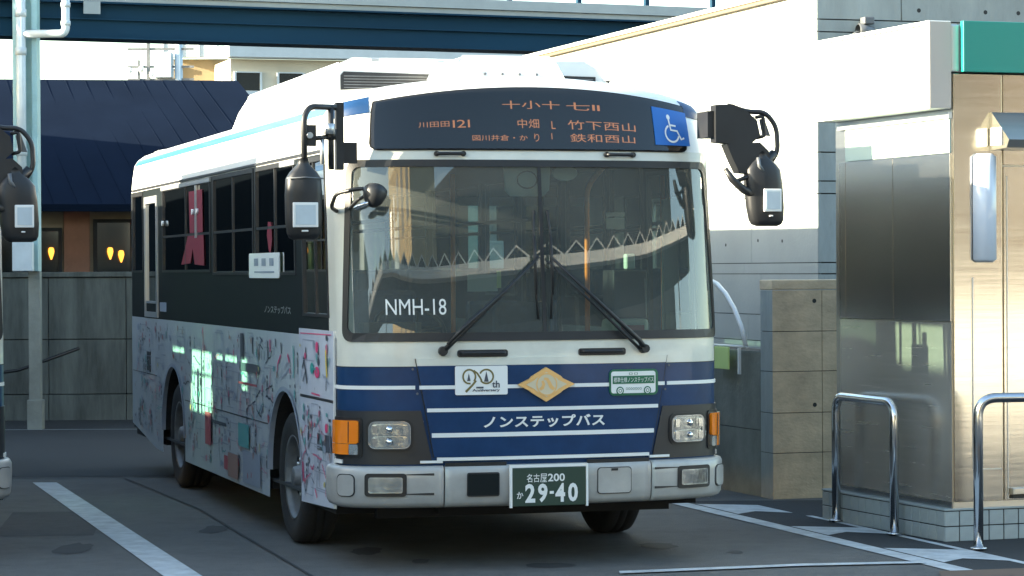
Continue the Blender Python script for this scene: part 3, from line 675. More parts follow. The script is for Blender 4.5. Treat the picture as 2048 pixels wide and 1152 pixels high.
# printed artwork on the left side film: frames, small figures, blobs and pen strokes
PM = [inkp, greyp, pinkp, tealp, yelp, orp, redp, white]
def artwork(v0, v1, n, seed, off, zt, zfun=zlow, parent=None, big=1.0):
    rnd = random.Random(seed); items = []
    def q(v, z, mi, w_, h_):
        if z - h_ / 2 < zfun(v - w_ / 2) + .03 or z - h_ / 2 < zfun(v + w_ / 2) + .03 or z + h_ / 2 > zt or z - h_ / 2 < zfun(v) + .03: return
        pts = arc(v, z, w_ / 2, rnd.random() * 60, 360, rnd.choice((4, 5, 7, 9)), h_ / 2)[:-1]
        pts = [(a + (rnd.random() - .5) * w_ * .3, b + (rnd.random() - .5) * h_ * .3) for a, b in pts]
        items.append(([(-sv_(a), b) for a, b in pts], [tuple(range(len(pts)))], mi))
    for k in range(n):
        v = v0 + (v1 - v0) * rnd.random(); z = .3 + (zt - .3) * rnd.random(); t = rnd.random()
        if t < .2:      # a small figure: head, body, legs
            s = (.032 + .03 * rnd.random()) * big; c = rnd.choice((2, 3, 6, 5, 0))
            q(v, z + s * .9, 0, s * .8, s * .5); q(v, z, c, s * .9, s * 1.1); q(v - s * .3, z - s, 0, s * .25, s * .9); q(v + s * .3, z - s, 0, s * .25, s * .9)
        elif t < .42:    # pen strokes
            a = rnd.random() * 3; L = .05 + .16 * rnd.random(); p = []
            for i in range(6): p.append((v + (i - 2.5) * L / 5 * math.cos(a) * 1.6, z + (i - 2.5) * L / 5 * math.sin(a) + rnd.uniform(-.012, .012)))
            if all(zfun(x) + .03 < y < zt - .01 for x, y in p):
                vs, fs = ribbon(p, .005 + .008 * rnd.random()); items.append(([(-sv_(a_), b_) for a_, b_ in vs], fs, rnd.choice((0, 1, 1, 1, 0, 3, 2))))
        elif t < .66:    # little drawn frame
            w_, h_ = .12 + .25 * rnd.random(), .1 + .14 * rnd.random()
            p = [(v, z), (v + w_, z), (v + w_, z + h_), (v, z + h_), (v, z)]
            if all(zfun(x) + .03 < y < zt - .01 and v0 < x < v1 for x, y in p):
                for i in range(4): vs, fs = ribbon([p[i], p[i + 1]], .006); items.append(([(-sv_(a_), b_) for a_, b_ in vs], fs, 1))
        elif t < .72: q(v, z, 1, .12 * big, .05 * big)
        elif t < .87: q(v, z, rnd.choice((2, 3, 4, 5, 6, 1)), .022 + .035 * rnd.random(), .022 + .04 * rnd.random())
    items = [(a, b, c) for a, b, c in items if all(v0 - .0 <= -s - SC + .35 <= v1 for s, z in a)]
    o = decal('printed_artwork', PM, parent or bus, [(a, b, c) for a, b, c in items], off); o['kind'] = 'stuff'; return o
artwork(1.42, 8.6, 620, 3, .0035, 1.32)
artwork(.44, 1.36, 110, 11, .0120, .94, parent=side_poster)
artwork(.44, 1.36, 60, 12, .0120, 1.36, lambda v: .975, parent=side_poster, big=1.3)
vp = pm('vivid_pink', (.62, .05, .16), .4); vt = pm('vivid_teal', (.02, .30, .28), .4); vy = pm('vivid_yellow', (.68, .50, .04), .4)
def shape(pts, mi): return ([(-sv_(a), b) for a, b in pts], [tuple(range(len(pts)))], mi)
def stroke(pts, wd, mi): vs, fs = ribbon([(-sv_(a), b) for a, b in pts], wd); return vs, fs, mi
decal('printed_drawing', [inkp, vp, vt, vy], side_poster, [
    ([(-sv_(.46), .66), (-sv_(.86), .66), (-sv_(.86), .76), (-sv_(.46), .76)], [(0, 1, 2, 3)], 0), stroke([(1.30, 1.13), (1.22, 1.20), (1.18, 1.26)], .02, 0), stroke([(1.27, 1.20), (1.20, 1.12), (1.16, 1.04)], .028, 0), stroke([(1.2, 1.12), (1.28, 1.05)], .014, 0),
    shape(arc(1.2, 1.21, .03, 0, 330, 9, .02), 1), shape(arc(.86, 1.27, .04, 0, 330, 8, .035), 1), shape(arc(.86, 1.12, .07, 0, 330, 9, .035), 1), shape(arc(1.0, 1.14, .05, 0, 330, 9, .035), 2),
    stroke([(.60, 1.26), (.59, 1.18), (.57, 1.10)], .03, 3), stroke([(.60, 1.08), (.62, 1.02)], .012, 0), stroke([(.54, 1.16), (.50, 1.22)], .014, 2),
    stroke([(1.34, 1.345), (.45, 1.352)], .006, 1), stroke([(1.02, .99), (.78, .985)], .010, 1), stroke([(1.36, 1.02), (1.36, 1.0)], .014, 0),
    shape(arc(.60, .80, .04, 0, 330, 8, .03), 1), stroke([(1.28, .56), (1.27, .50), (1.26, .44)], .028, 1), stroke([(1.28, .60), (1.28, .57)], .022, 0), stroke([(1.1, .60), (1.09, .56)], .02, 0), stroke([(1.05, .55), (1.0, .53), (.95, .56)], .012, 1),
    stroke([(1.25, .43), (1.22, .36)], .010, 0), stroke([(.72, .58), (.60, .50), (.52, .54)], .010, 1), stroke([(.80, .60), (.80, .44)], .008, 0), stroke([(.92, .42), (.86, .37)], .016, 1)], .0125)['kind'] = 'stuff'
decal('printed_drawing', [inkp, vp, vt, vy, greyp], bus, [
    stroke([(2.36, 1.28), (2.35, 1.20)], .03, 1), stroke([(2.18, 1.29), (2.17, 1.24)], .022, 0), stroke([(2.0, 1.27), (1.98, 1.20)], .024, 0), stroke([(2.0, 1.19), (2.1, 1.13), (2.12, 1.07)], .018, 1), stroke([(1.78, 1.20), (1.72, 1.15)], .025, 1),
    stroke([(1.60, 1.26), (1.58, 1.16), (1.60, 1.06)], .026, 2), stroke([(4.98, 1.31), (4.96, 1.22), (4.98, 1.12)], .020, 1), stroke([(2.98, 1.28), (2.98, 1.17)], .03, 0), stroke([(2.72, 1.29), (2.6, 1.26)], .010, 0), stroke([(2.72, 1.24), (2.6, 1.21)], .010, 0),
    stroke([(2.66, 1.20), (2.66, 1.14)], .012, 0), stroke([(2.56, 1.20), (2.56, 1.14)], .012, 0), stroke([(2.45, 1.27), (2.44, 1.16)], .025, 0), stroke([(2.72, .93), (2.86, .88), (2.84, .80), (2.7, .76), (2.6, .84), (2.66, .92)], .012, 0),
    stroke([(7.55, 1.22), (7.5, 1.12)], .02, 4), stroke([(6.8, 1.27), (6.75, 1.18)], .015, 4), stroke([(4.2, .70), (3.9, .66), (3.9, .5), (4.2, .5)], .010, 4)], .0055)['kind'] = 'stuff'
def blot(v0, v1, z0, z1, mi, off=.0085):
    return ([(-sv_(v0), z0), (-sv_(v1), z0), (-sv_(v1), z1), (-sv_(v0), z1)], [(0, 1, 2, 3)], mi)
decal('printed_block', PM, bus, [blot(3.1, 3.5, .52, .68, 3), blot(4.6, 4.85, .45, .69, 6), blot(2.75, 3.45, 1.04, 1.10, 0), blot(3.3, 3.42, 1.12, 1.3, 0), blot(4.0, 4.6, .62, .645, 0), blot(3.9, 4.05, .32, .42, 6), blot(3.5, 3.9, .28, .45, 5), blot(2.7, 3.35, .28, .5, 1)], .008)['kind'] = 'stuff'
ww = [blot(2.72, 3.4, .955, .97, 6)]
decal('printed_line', PM, bus, ww, .018)
# ---- rear panel with window opening
mb = MB()
def rearq(x0, x1, z0, z1): mb.add([(x0, LEN + .0, z0), (x1, LEN, z0), (x1, LEN, z1), (x0, LEN, z1)], [(0, 1, 2, 3)])
rearq(-.95, .95, .45, 1.55); rearq(-.95, -.85, 1.55, 2.42); rearq(.85, .95, 1.55, 2.42); rearq(-.85, .85, 2.32, 2.42)
mb.build('rear_panel', livery, bus)
for sg in (-1, 1):
    mb = MB(); grid(mb, [sg * (S_SIDE_END + .2 * math.pi / 2 * k / 6) for k in range(7)], [.45, 1.34, 2.42]); mb.build('rear_corner', blackg if 0 else livery, bus)
MB().add([(-.85, LEN - .005, 1.55), (.85, LEN - .005, 1.55), (.85, LEN - .005, 2.32), (-.85, LEN - .005, 2.32)], [(0, 1, 2, 3)]).build('rear_window', gside, bus)
# ---- underbody
mb = MB(); mb.box(-.55, .55, .35, LEN - .3, .30, .345)
for y0, y1 in ((.55, 1.30), (2.46, 5.80), (7.02, 8.7)): mb.box(-1.12, -.55, y0, y1, .30, .345); mb.box(.55, 1.12, y0, y1, .30, .345)
mb.box(-.9, .9, 1.82, 1.94, .32, .44); mb.box(-.9, .9, 6.3, 6.5, .30, .46); mb.box(-.9, .9, .42, .5, .28, .36)
mb.box(-.5, .5, 7.1, 8.7, .2, .3)
mb.build('underbody', under, bus)
# ---- wheels
def wheel(x, y, sg, steer=0):
    T = Matrix.Translation((x, y, .419)) @ Matrix.Rotation(steer, 4, 'Z') @ Matrix.Scale(sg, 4, (1, 0, 0))
    ty = MB().lathe([(-.10, .26), (-.115, .32), (-.118, .38), (-.10, .408), (-.07, .417), (-.03, .419), (-.025, .411), (-.02, .419), (.02, .419), (.025, .411), (.03, .419), (.07, .417), (.10, .408), (.118, .38), (.115, .32), (.10, .26)], 48, T).build('wheel', rubber, bus)
    rim = MB().lathe([(-.05, .0), (-.05, .24), (.0, .25), (.095, .262), (.105, .268), (.10, .255), (.06, .245), (.03, .235), (.015, .21), (.03, .15), (.045, .12), (.05, .085), (.055, .075), (.10, .065), (.108, .05), (.11, .0)], 40, T).build('rim', rimm, ty)
    mb = MB()
    for k in range(8):
        a = 2 * math.pi * k / 8
        mb.lathe([(.036, .0), (.036, .012), (.062, .012), (.064, 0)], 8, T @ Matrix.Translation((0, .11 * math.cos(a), .11 * math.sin(a))))
    mb.build('wheel_nut', alu, rim)
    mb = MB()
    for k in range(6):
        a = 2 * math.pi * (k + .5) / 6
        mb.lathe([(.034, .030), (.036, .026), (.036, .0)], 12, T @ Matrix.Translation((0.004, .185 * math.cos(a), .185 * math.sin(a))))
    mb.build('rim_hole', under, rim)
for sg in (-1, 1):
    wheel(sg * 1.0, 1.88, sg, R(0)); wheel(sg * 1.0, 6.42, sg)
# ---- roof air conditioner and front cowl
mb = MB(); pr = [(-.97, 2.74), (-.93, 2.90), (-.86, 3.02), (-.76, 3.05), (.76, 3.05), (.86, 3.02), (.93, 2.90), (.97, 2.74)]
mb.prism(pr, lambda a, b: Vector((a, 1.62 + (3.05 - b) * -.0, b)), lambda a, b: Vector((a * .97, 4.9 - (b - 2.74) * .55, b)))
ac = mb.build('air_conditioner', roofw, bus, .015)
for a, b in ((-.84, -.22), (.30, .84)):
    mb = MB(); mb.prism([(a, 2.86), (b, 2.90), (b, 2.965), (a + .02 * (a < 0), 2.975), (a, 2.95)], lambda x, z: Vector((x, 1.612, z)), lambda x, z: Vector((x, 1.625, z)))
    gr = mb.build('intake_grille', darkpl, ac)
    mb = MB()
    for k in range(5): mb.box(a + .02, b - .02, 1.604, 1.611, 2.872 + k * .018, 2.878 + k * .018)
    mb.build('grille_slat', rimm, gr)
    box('lid_hinge', alu, ac, (a + b) / 2 - .12, (a + b) / 2 - .06, 1.60, 1.68, 3.035, 3.06, .005)
mb = MB(); mb.prism([(-.34, 2.80), (-.25, 3.00), (-.21, 3.03), (.34, 3.03), (.38, 3.00), (.47, 2.80)], lambda a, b: Vector((a, .95 + (b - 2.8) * .25, b)), lambda a, b: Vector((a, 1.60, b)))
cw = mb.build('roof_cowl', roofw, bus, .012)
for k in range(4):
    mb = MB(); mb.tube([(-.08 + k * .11, .965, 2.925), (-.08 + k * .11, .99, 2.925)], .008, 8); mb.build('cowl_screw', rimm, cw)
mb = MB(); mb.tube([(.62, .7, 2.80), (.62, .7, 2.87)], .012, 8); mb.tube([(.62, .7, 2.87), (.62, .7, 2.875)], .03, 10); mb.build('roof_fitting', rimm, bus)

# ---- mirrors
def fbox(mb, c, sx, sy, sz, mi=0): mb.box(c[0] - sx / 2, c[0] + sx / 2, c[1] - sy / 2, c[1] + sy / 2, c[2] - sz / 2, c[2] + sz / 2, mi)
# driver side (left in the picture)
mb = MB()
mb.box(-1.195, -1.15, .14, .19, 2.30, 2.685)
mb.tube([(-1.23, .12, 2.30), (-1.23, .12, 2.66)], .018, 10); mb.tube([(-1.23, .12, 2.47), (-1.23, .12, 2.53)], .032, 10)
mb.tube(bend([(-1.20, .13, 2.655), (-1.36, .08, 2.655), (-1.40, .05, 2.60), (-1.40, .05, 2.30)], .06), .018, 10)
mb.tube([(-1.37, .07, 2.47), (-1.22, .12, 2.49)], .014, 8); mb.box(-1.40, -1.33, .05, .08, 2.43, 2.55)
mb.box(-1.16, -1.06, .20, .24, 2.34, 2.46)
ma = mb.build('mirror_arm', black, bus)
mb = MB(); mb.tube([(-1.245, .10, 2.50), (-1.245, .10, 2.56)], .034, 10); mb.tube([(-1.285, .10, 2.33), (-1.285, .10, 2.48)], .013, 8); mb.tube([(-1.37, .03, 2.49), (-1.37, .06, 2.49)], .018, 10); mb.build('mirror_clamp', alu, ma)
def housing(cx, cy, ztop, zbot, w0, w1, parent, tilt):
    """mirror shell: lofted rounded sections, narrow at the neck and wide below"""
    mb = MB(); secs = []; n = 16
    prof = [(0, .24, .5), (.08, .34, .6), (.17, .72, .85), (.25, .94, 1), (.45, 1.0, 1), (.75, .98, .95), (.92, .90, .85), (.975, .78, .7), (1, .55, .4)]
    for t, k, kd in prof:
        z = ztop + (zbot - ztop) * t; hw = w1 / 2 * k; dp = .06 * kd; x = cx + tilt * t
        o = len(mb.v); secs.append(o)
        for i in range(n):
            a = 2 * math.pi * i / n; ca, sa = math.cos(a), math.sin(a)
            mb.v.append((x + hw * math.copysign(abs(ca) ** .55, ca), cy + dp * math.copysign(abs(sa) ** .8, sa), z))
    for j in range(len(secs) - 1):
        for i in range(n): mb.face([secs[j] + i, secs[j] + (i + 1) % n, secs[j + 1] + (i + 1) % n, secs[j + 1] + i], 0, True)
    mb.face([secs[0] + i for i in range(n)]); mb.face([secs[-1] + i for i in range(n)][::-1])
    return mb.build('mirror_housing', black, parent)
mh = housing(-1.41, .03, 2.36, 1.90, .1, .215, ma, .0)
mb = MB(); mb.box(-1.485, -1.34, -.040, -.030, 1.97, 2.11); mb.box(-1.435, -1.395, -.034, -.026, 1.945, 1.955)
mb.build('mirror_label', white, mh, .012); MB().tube([(-1.515, -.02, 2.245), (-1.41, -.035, 2.25), (-1.305, -.02, 2.245)], .004, 6).build('housing_seam', rimm, mh); box('label_print', greyp if 0 else pipem, mh, -1.47, -1.355, -.0425, -.041, 1.985, 2.095, .0)
# entrance side (right in the picture)
mb = MB()
mb.box(1.02, 1.10, .04, .22, 2.50, 2.655)
mb.prism([(1.06, 2.47), (1.06, 2.69), (1.17, 2.695), (1.25, 2.66), (1.32, 2.60), (1.34, 2.51), (1.28, 2.46), (1.17, 2.46)], lambda a, b: Vector((a, .01, b)), lambda a, b: Vector((a, .10, b)))
mb.prism([(1.12, 2.46), (1.33, 2.47), (1.385, 2.42), (1.40, 2.36), (1.37, 2.28), (1.20, 2.29), (1.155, 2.38)], lambda a, b: Vector((a, -.01, b)), lambda a, b: Vector((a, .09, b)))
mb.tube(bend([(1.15, .05, 2.69), (1.28, .04, 2.65), (1.38, .04, 2.655), (1.45, .03, 2.57), (1.455, .02, 2.42), (1.41, .03, 2.35)], .05), .015, 8)
mb.tube(bend([(1.325, .05, 2.62), (1.37, .04, 2.63), (1.38, .04, 2.51), (1.33, .05, 2.50)], .02), .011, 8)
mb.tube([(1.11, -.01, 2.315), (1.15, -.02, 2.25), (1.22, -.02, 2.19), (1.31, .0, 2.155)], [.014, .022, .024, .024], 8)
mb.tube([(1.17, -.01, 2.235), (1.30, .0, 2.285)], .013, 8)
mb.tube([(1.33, .0, 2.31), (1.43, .02, 2.41)], .026, 8)
mb2 = mb.build('mirror_arm', black, bus)
mb = MB(); mb.prism([(1.355, 2.61), (1.385, 2.62), (1.425, 2.51), (1.375, 2.515)], lambda a, b: Vector((a, .06, b)), lambda a, b: Vector((a, .07, b))); mb.build('mirror_bracket', rimm, mb2); mb = MB(); mb.tube([(1.31, -.03, 2.38), (1.315, -.035, 2.33), (1.34, -.03, 2.30)], .012, 8); mb.build('mirror_clamp', rimm, mb2)
mh = housing(1.345, .02, 2.42, 1.975, .1, .235, mb2, .035)
mb = MB(); mb.box(1.338, 1.45, -.052, -.036, 2.06, 2.195); mb.box(1.375, 1.40, -.045, -.030, 2.03, 2.04)
mb.build('mirror_label', white, mh, .01); box('label_print', pipem, mh, 1.352, 1.438, -.0545, -.0525, 2.075, 2.18)
# round under mirrors at the front left corner
mb = MB(); mb.tube(bend([P(-1.235, 2.07, .0), P(-1.19, 2.09, .07), P(-1.12, 2.165, .16), P(-1.02, 2.19, .20), P(-.935, 2.19, .20)], .04), .012, 8)
mb.tube([P(-1.10, 2.08, .05), P(-1.03, 2.13, .14), P(-.99, 2.15, .18)], .010, 8)
um = mb.build('front_mirror_arm', black, bus)
c = P(-.945, 2.155, .20)
mb = MB(); mb.lathe([(-.075, 0), (-.07, .025), (-.045, .05), (0, .068), (.03, .07), (.05, .05), (.06, .0)], 20, Matrix.Translation(c) @ Matrix.Rotation(R(-75), 4, 'Y') @ Matrix.Rotation(R(20), 4, 'Z')); mb.build('front_mirror', black, um)
c2 = P(-1.0, 2.10, .20)
mb = MB(); mb.lathe([(-.004, 0.0), (-.004, .055), (.006, .06), (.020, .045), (.028, .0)], 20, Matrix.Translation(c2) @ Matrix.Rotation(R(70), 4, 'Y') @ Matrix.Rotation(R(-10), 4, 'Z')); mb.build('front_mirror_glass', chrome, um)

# ---- interior
inr = box('cabin_floor', interd, bus, -1.12, 1.12, .50, LEN - .05, .35, .37)
mb = MB(); mb.box(-1.12, 1.12, .55, LEN - .05, 2.40, 2.418); mb.build('cabin_ceiling', interd, bus)
mb = MB(); mb.prism([(-1.05, .80), (-1.05, 1.30), (-.2, 1.30), (.1, 1.24), (1.02, 1.24), (1.02, .80)], lambda a, b: Vector((a, .27 + abs(a) ** 3 * .12, b)), lambda a, b: Vector((a, .62, b))); mb.build('dashboard', interd, bus)
mb = MB(); mb.box(-.97, -.62, .46, .58, 1.28, 1.42); mb.build('instrument_panel', inter, bus)
sc_ = Vector((-.62, .74, 1.38)); rot = Euler((R(35), 0, 0)).to_matrix().to_4x4()
mb = MB()
mb.tube([Matrix.Translation(sc_) @ rot @ Vector((.21 * math.cos(t), .21 * math.sin(t), 0)) for t in [2 * math.pi * k / 32 for k in range(33)]], .014, 8, caps=False)
mb.tube([Matrix.Translation(sc_) @ rot @ Vector((-.2, 0, 0)), Matrix.Translation(sc_) @ rot @ Vector((.2, 0, 0))], .012, 6); mb.tube([sc_, sc_ + Vector((0, -.12, -.3))], .03, 8); mb.build('steering_wheel', black, bus)
def seat(x, y, w_=.42, z=.62, name='seat', ng=None):
    mb = MB(); mb.box(x - w_ / 2, x + w_ / 2, y, y + .42, z + .18, z + .28); mb.box(x - w_ / 2 + .01, x + w_ / 2 - .01, y + .36, y + .46, z + .28, z + .88)
    o = mb.build(name, seatm, bus, .03); box('seat_base', interd, o, x - w_ / 2 + .05, x + w_ / 2 - .05, y + .08, y + .34, .37, z + .18); return o
seat(-.62, 1.15, .5, .72, 'driver_seat')
for y in (2.3, 3.1, 3.9, 4.7): seat(-.82, y); 
for y in (2.9, 3.6): seat(.82, y)
for y in (5.6, 6.45, 7.3, 8.1):
    for x in (-.86, -.42, .42, .86): seat(x, y, .4, .85)
# partition behind the driver, fare box, poles, boards, visor
mb = MB(); mb.box(-1.08, -.32, 1.72, 1.75, .37, 1.55); mb.build('driver_partition', interd, bus)
mb = MB(); mb.box(.70, .94, .86, 1.12, .37, 1.42); fb = mb.build('fare_box', mintp, bus, .03); mb = MB(); mb.box(.75, .90, .851, .856, 1.33, 1.38); mb.build('fare_label', redp, fb); box('fare_box_top', darkpl, fb, .71, .93, .88, 1.10, 1.42, 1.72, .01)
box('fare_reader', mintp, fb, .80, .86, .90, .96, 1.725, 1.82, .01)
for x, y in ((.66, 1.25), (.36, 3.4), (-.34, 5.3), (.2, 7.0)):
    MB().tube(bend([(x, y, .37), (x, y, 2.25), (x + (.12 if x > 0 else -.12), y, 2.38)], .08) if y < 2 else [(x, y, .37), (x, y, 2.4)], .017, 8).build('grab_pole', orange, bus)
MB().tube([(-.45, 1.8, 2.05), (-.45, 8.5, 2.05)], .014, 6).build('hand_rail', interd, bus); MB().tube([(.45, 1.8, 2.05), (.45, 8.5, 2.05)], .014, 6).build('hand_rail', interd, bus)
mb = MB(); mb.prism([(-.19, 2.335), (-.18, 2.19), (-.15, 2.155), (.05, 2.155), (.085, 2.19), (.09, 2.335)], lambda a, b: Vector((a, .185, b)), lambda a, b: Vector((a, .20, b))); vz = mb.build('interior_mirror', mintp, bus, .006)
mb = MB(); mb.tube(arc3 := [(-.05 + .06 * math.cos(t), .182, 2.25 + .05 * math.sin(t)) for t in [2 * math.pi * k / 16 for k in range(17)]], .004, 5, caps=False); mb.build('mirror_ring', darkpl, vz)
mb = MB(); mb.prism(arc(.19, 2.29, .075, 0, 360, 18, .045)[:-1], lambda a, b: Vector((a, .20, b)), lambda a, b: Vector((a, .23, b))); mb.build('camera_dome', mintp, bus)
mb = MB(); mb.box(.80, .92, 1.28, 1.29, 1.98, 2.05); mb.box(.80, .92, 1.28, 1.29, 2.06, 2.085); mb.build('notice_card', white, bus)
mb = MB(); mb.box(.94, 1.04, .60, .64, .6, 2.15); mb.build('door_post', mintp, bus); box('door_machinery', mintp, bus, .94, 1.08, .50, .58, 1.36, 1.46, .01)
mb = MB(); mb.box(-.40, -.22, .225, .235, 1.60, 1.70); mb.build('dash_card', mintp, bus)
box('dash_marker', lime, bus, -.225, -.20, .220, .230, 1.62, 1.72)

# ---- the next bus, at the left edge: a copy of this one
skip = ('red_window_patch', 'red_window_tag', 'printed_drawing', 'signal_lamp', 'anniversary_badge', 'low_floor_badge', 'number_plate', 'front_lettering', 'fleet_lettering', 'printed_artwork', 'printed_block', 'printed_line', 'wheelchair_sign', 'red_cloth', 'red_tag')
nb = copy_tree(bus, None, skip)
def busxy(u, v): return (BX + u * math.cos(YAW) - v * math.sin(YAW), BY + u * math.sin(YAW) + v * math.cos(YAW), 0)
nb.location = busxy(-4.09, 1.25)
for ch in kids(nb):
    if ch.name.split('.')[0] == 'side_window': ch.data = ch.data.copy(); ch.data.materials[0] = gclear
    if ch.name.split('.')[0] == 'mirror_arm': ch.location = (-.15, 0, -.07)
box('sun_blocker_strip', interd, nb, -1.10, -1.09, 1.3, 8.7, 2.17, 2.40)  # strip added inside to trim the sun patches cast on the first bus
tag(nb, 'second city bus cut by the left picture edge, its square-labelled mirror showing', 'bus')

# ================================================================ KIOSK (stainless booth at the right)
KY = R(20)
kiosk = empty('steel_kiosk', (2.706, 16.513, 0), KY, 'stainless steel kiosk on a grey tiled plinth with white and green sign boxes', 'kiosk')
KA, KB = 2.6, 1.70
box('plinth', joint, kiosk, .006, KA - .006, .006, KB - .006, 0, .196)
box('plinth_ledge', tile, kiosk, -.004, KA, -.004, KB, .197, .21, .003)
def tiles(face):
    n = int((KB if face == 'L' else KA) / .105); me = None
    for i in range(n):
        for j in range(2):
            z0 = .004 + j * .097
            if face == 'L': M = Matrix.Translation((0.0, i * .106 + .003, z0)) @ Matrix.Rotation(R(90), 4, 'Z')
            else: M = Matrix.Translation((i * .106 + .003, 0, z0))
            if me is None:
                o = MB().box(0, .0985, -.0, .008, 0, .090).build('tile', tile, kiosk, .002); me = o.data
            else:
                o = bpy.data.objects.new('tile', me); col.objects.link(o); o.parent = kiosk
                b = o.modifiers.new('bevel', 'BEVEL'); b.width = .002; b.segments = 1
            if face == 'L': M = Matrix.Translation((0.0, (i + 1) * .106 - .001, z0)) @ Matrix.Rotation(R(-90), 4, 'Z')
            o.matrix_local = M
tiles('F'); tiles('L')
box('kiosk_core', steelb, kiosk, .066, KA - .1, .006, KB - .1, .21, 2.94)
# left face: lower brushed sheet, upper polished panels, frame posts
box('lower_side_panel', steels, kiosk, .060, .0655, .012, 1.53, .25, 1.38)
for a, b in ((.012, .757), (.763, 1.43), (1.435, 1.53)): box('upper_side_panel', steeld, kiosk, .052, .0655, a, b, 1.385, 2.44, .001)
for a, b in ((.012, .757), (.763, 1.43)): box('clerestory_panel', mintp, kiosk, .050, .0655, a, b, 2.445, 2.655, .002)
box('clerestory_rail', alu, kiosk, .040, .0655, .0, 1.53, 2.66, 2.70)
box('skirting_strip', steeld, kiosk, .056, .0655, .012, 1.53, .212, .245)
# front face
for a, b, z0, z1 in ((.068, .415, .25, 2.94), (.425, 1.2, .25, 2.36), (1.21, 2.4, .25, 2.36), (.425, 2.4, 2.37, 2.94)): box('front_panel', steelf, kiosk, a, b, -.008, .005, z0, z1, .002)
box('panel_rib', alu, kiosk, .195, .203, -.013, -.0085, .45, 1.66); box('panel_rib', alu, kiosk, .445, .45, -.013, -.0085, .26, 2.3)
box('panel_rib', alu, kiosk, .205, .40, -.012, -.0085, .45, .456)
sl_ = box('dispenser_slot', black, kiosk, .47, .80, -.030, -.009, .262, .285); box('slot_cover', steelb, sl_, .46, .81, -.05, -.009, .288, .33, .004)
mb = MB(); mb.prism([(.0, 2.46), (-.20, 2.47), (-.23, 2.52), (-.02, 2.70), (.0, 2.70)], lambda a, b: Vector((.33, a - .009, b)), lambda a, b: Vector((1.3, a - .009, b))); aw = mb.build('awning', [steelb], kiosk)
box('awning_end', signw, aw, .322, .329, -.16, -.03, 2.49, 2.60)
mb = MB(); n = 12
for z, k in ((1.755, .7), (1.775, 1), (2.42, 1), (2.44, .7)):
    for i in range(n + 1): t = math.pi * i / n; mb.v.append((.28 - .078 * math.cos(t) * k, -.012 - .085 * math.sin(t) * k, z))
for j in range(3):
    for i in range(n): mb.face([j * (n + 1) + i, j * (n + 1) + i + 1, (j + 1) * (n + 1) + i + 1, (j + 1) * (n + 1) + i], 0, True)
mb.face(list(range(n + 1))[::-1]); mb.face([3 * (n + 1) + i for i in range(n + 1)]); mb.build('wall_light', fix, kiosk)
# signs on top
sb = box('side_sign', signw, kiosk, -.10, .058, .0, 1.62, 2.72, 3.27, .004)
box('sign_end_plate', signbox, sb, -.095, .056, -.006, -.0005, 2.725, 3.265); 
mb = MB(); mb.add([(-.1025, 1.36, 3.235), (-.1025, .80, 3.235), (-.1025, 1.06, 3.06)], [(0, 1, 2)]); mb.build('sign_triangle', tealt, sb)
box('sign_edge', joint, sb, -.1035, -.1005, .06, 1.52, 3.238, 3.246); box('sign_edge', joint, sb, -.1035, -.1005, .30, 1.40, 2.742, 2.748)
gs = box('front_sign', signg, kiosk, .12, KA, -.05, -.009, 2.95, 3.27, .004); box('kiosk_roof', alu, kiosk, .06, KA, .0, KB - .05, 2.95, 3.25, .01)
# hoop barriers
def hoop(p, q, h, label):
    d = Vector(q) - Vector(p)
    o = MB().tube(bend([(0, 0, -.02), (0, 0, h), (d.x, d.y, h), (d.x, d.y, -.02)], .12, 10), .030, 16).build('hoop_barrier', steelh)
    o.location = (p[0], p[1], 0); tag(o, label, 'barrier', 'steel hoop barriers beside the kiosk')
    mb = MB()
    for c in ((0, 0), (d.x, d.y)): mb.lathe([(0, .03), (0, .052), (.008, .05), (.010, .03)], 16, Matrix.Translation((c[0], c[1], .013)) @ Matrix.Rotation(R(-90), 4, 'Y'))
    mb.build('base_plate', steelh, o)['kind'] = 'stuff'
hoop((2.19, 17.85), (2.45, 16.93), .86, 'steel hoop barrier beside the tiled plinth, nearer the bus, both of its legs showing')
hoop((2.83, 16.02), (3.30, 16.10), .93, 'steel hoop barrier before the kiosk front, cut by the right picture edge')

# ================================================================ RIGHT: sunlit building and low wall
rows_z = [0, .45, .80, 1.12, 1.34, 1.68, 1.77, 2.32, 2.42, 2.65, 3.0, 3.32, 3.61, 3.71, 3.93]
hall = empty('concrete_hall', (2.44, 21, 0), R(18), 'long pale concrete hall with a sunlit panelled side wall rising behind the bus', 'building')
box('wall', joint, hall, .03, 9, .03, 7.6, 0, 3.92)
def panels(face, n, wd, mat):
    cache = {}
    for r_ in range(len(rows_z) - 1):
        z0, z1 = rows_z[r_], rows_z[r_ + 1]; sh = (r_ * .37) % 1.0 * wd * (.5 if z1 - z0 > .15 else 0)
        x = 0.0; edges = [0.0]; k = 0
        while edges[-1] < n * wd - .01:
            edges.append(min(n * wd, (k + 1) * wd - sh)); k += 1
        for a, b in zip(edges, edges[1:]):
            if b - a < .05: continue
            if face == 'L': o = MB().box(0.0, .03, a + .003, b - .003, z0 + .003, z1 - .003)
            else: o = MB().box(a + .005, b - .005, 0.0, .03, z0 + .005, z1 - .005)
            o.build('concrete_panel', mat[(r_ + k) % len(mat)] if isinstance(mat, list) else mat, hall)
panels('L', 5, 1.5, concl); panels('F', 4, 1.25, conc)
box('coping', coping, hall, -.05, 9, -.0, 7.6, 3.925, 3.955); box('coping_cap', white, hall, -.07, 9, -.02, 7.6, 3.957, 3.99)
mb = MB()
for a, z in ((.9, 3.80), (1.5, 3.80), (1.8, 3.80)): mb.tube([(a, -.001, z), (a, .01, z)], .018, 10)
for b, z in ((.7, 1.95), (1.2, 1.96), (1.9, 1.93)): mb.tube([(-.001, b, z), (.01, b, z)], .014, 10)
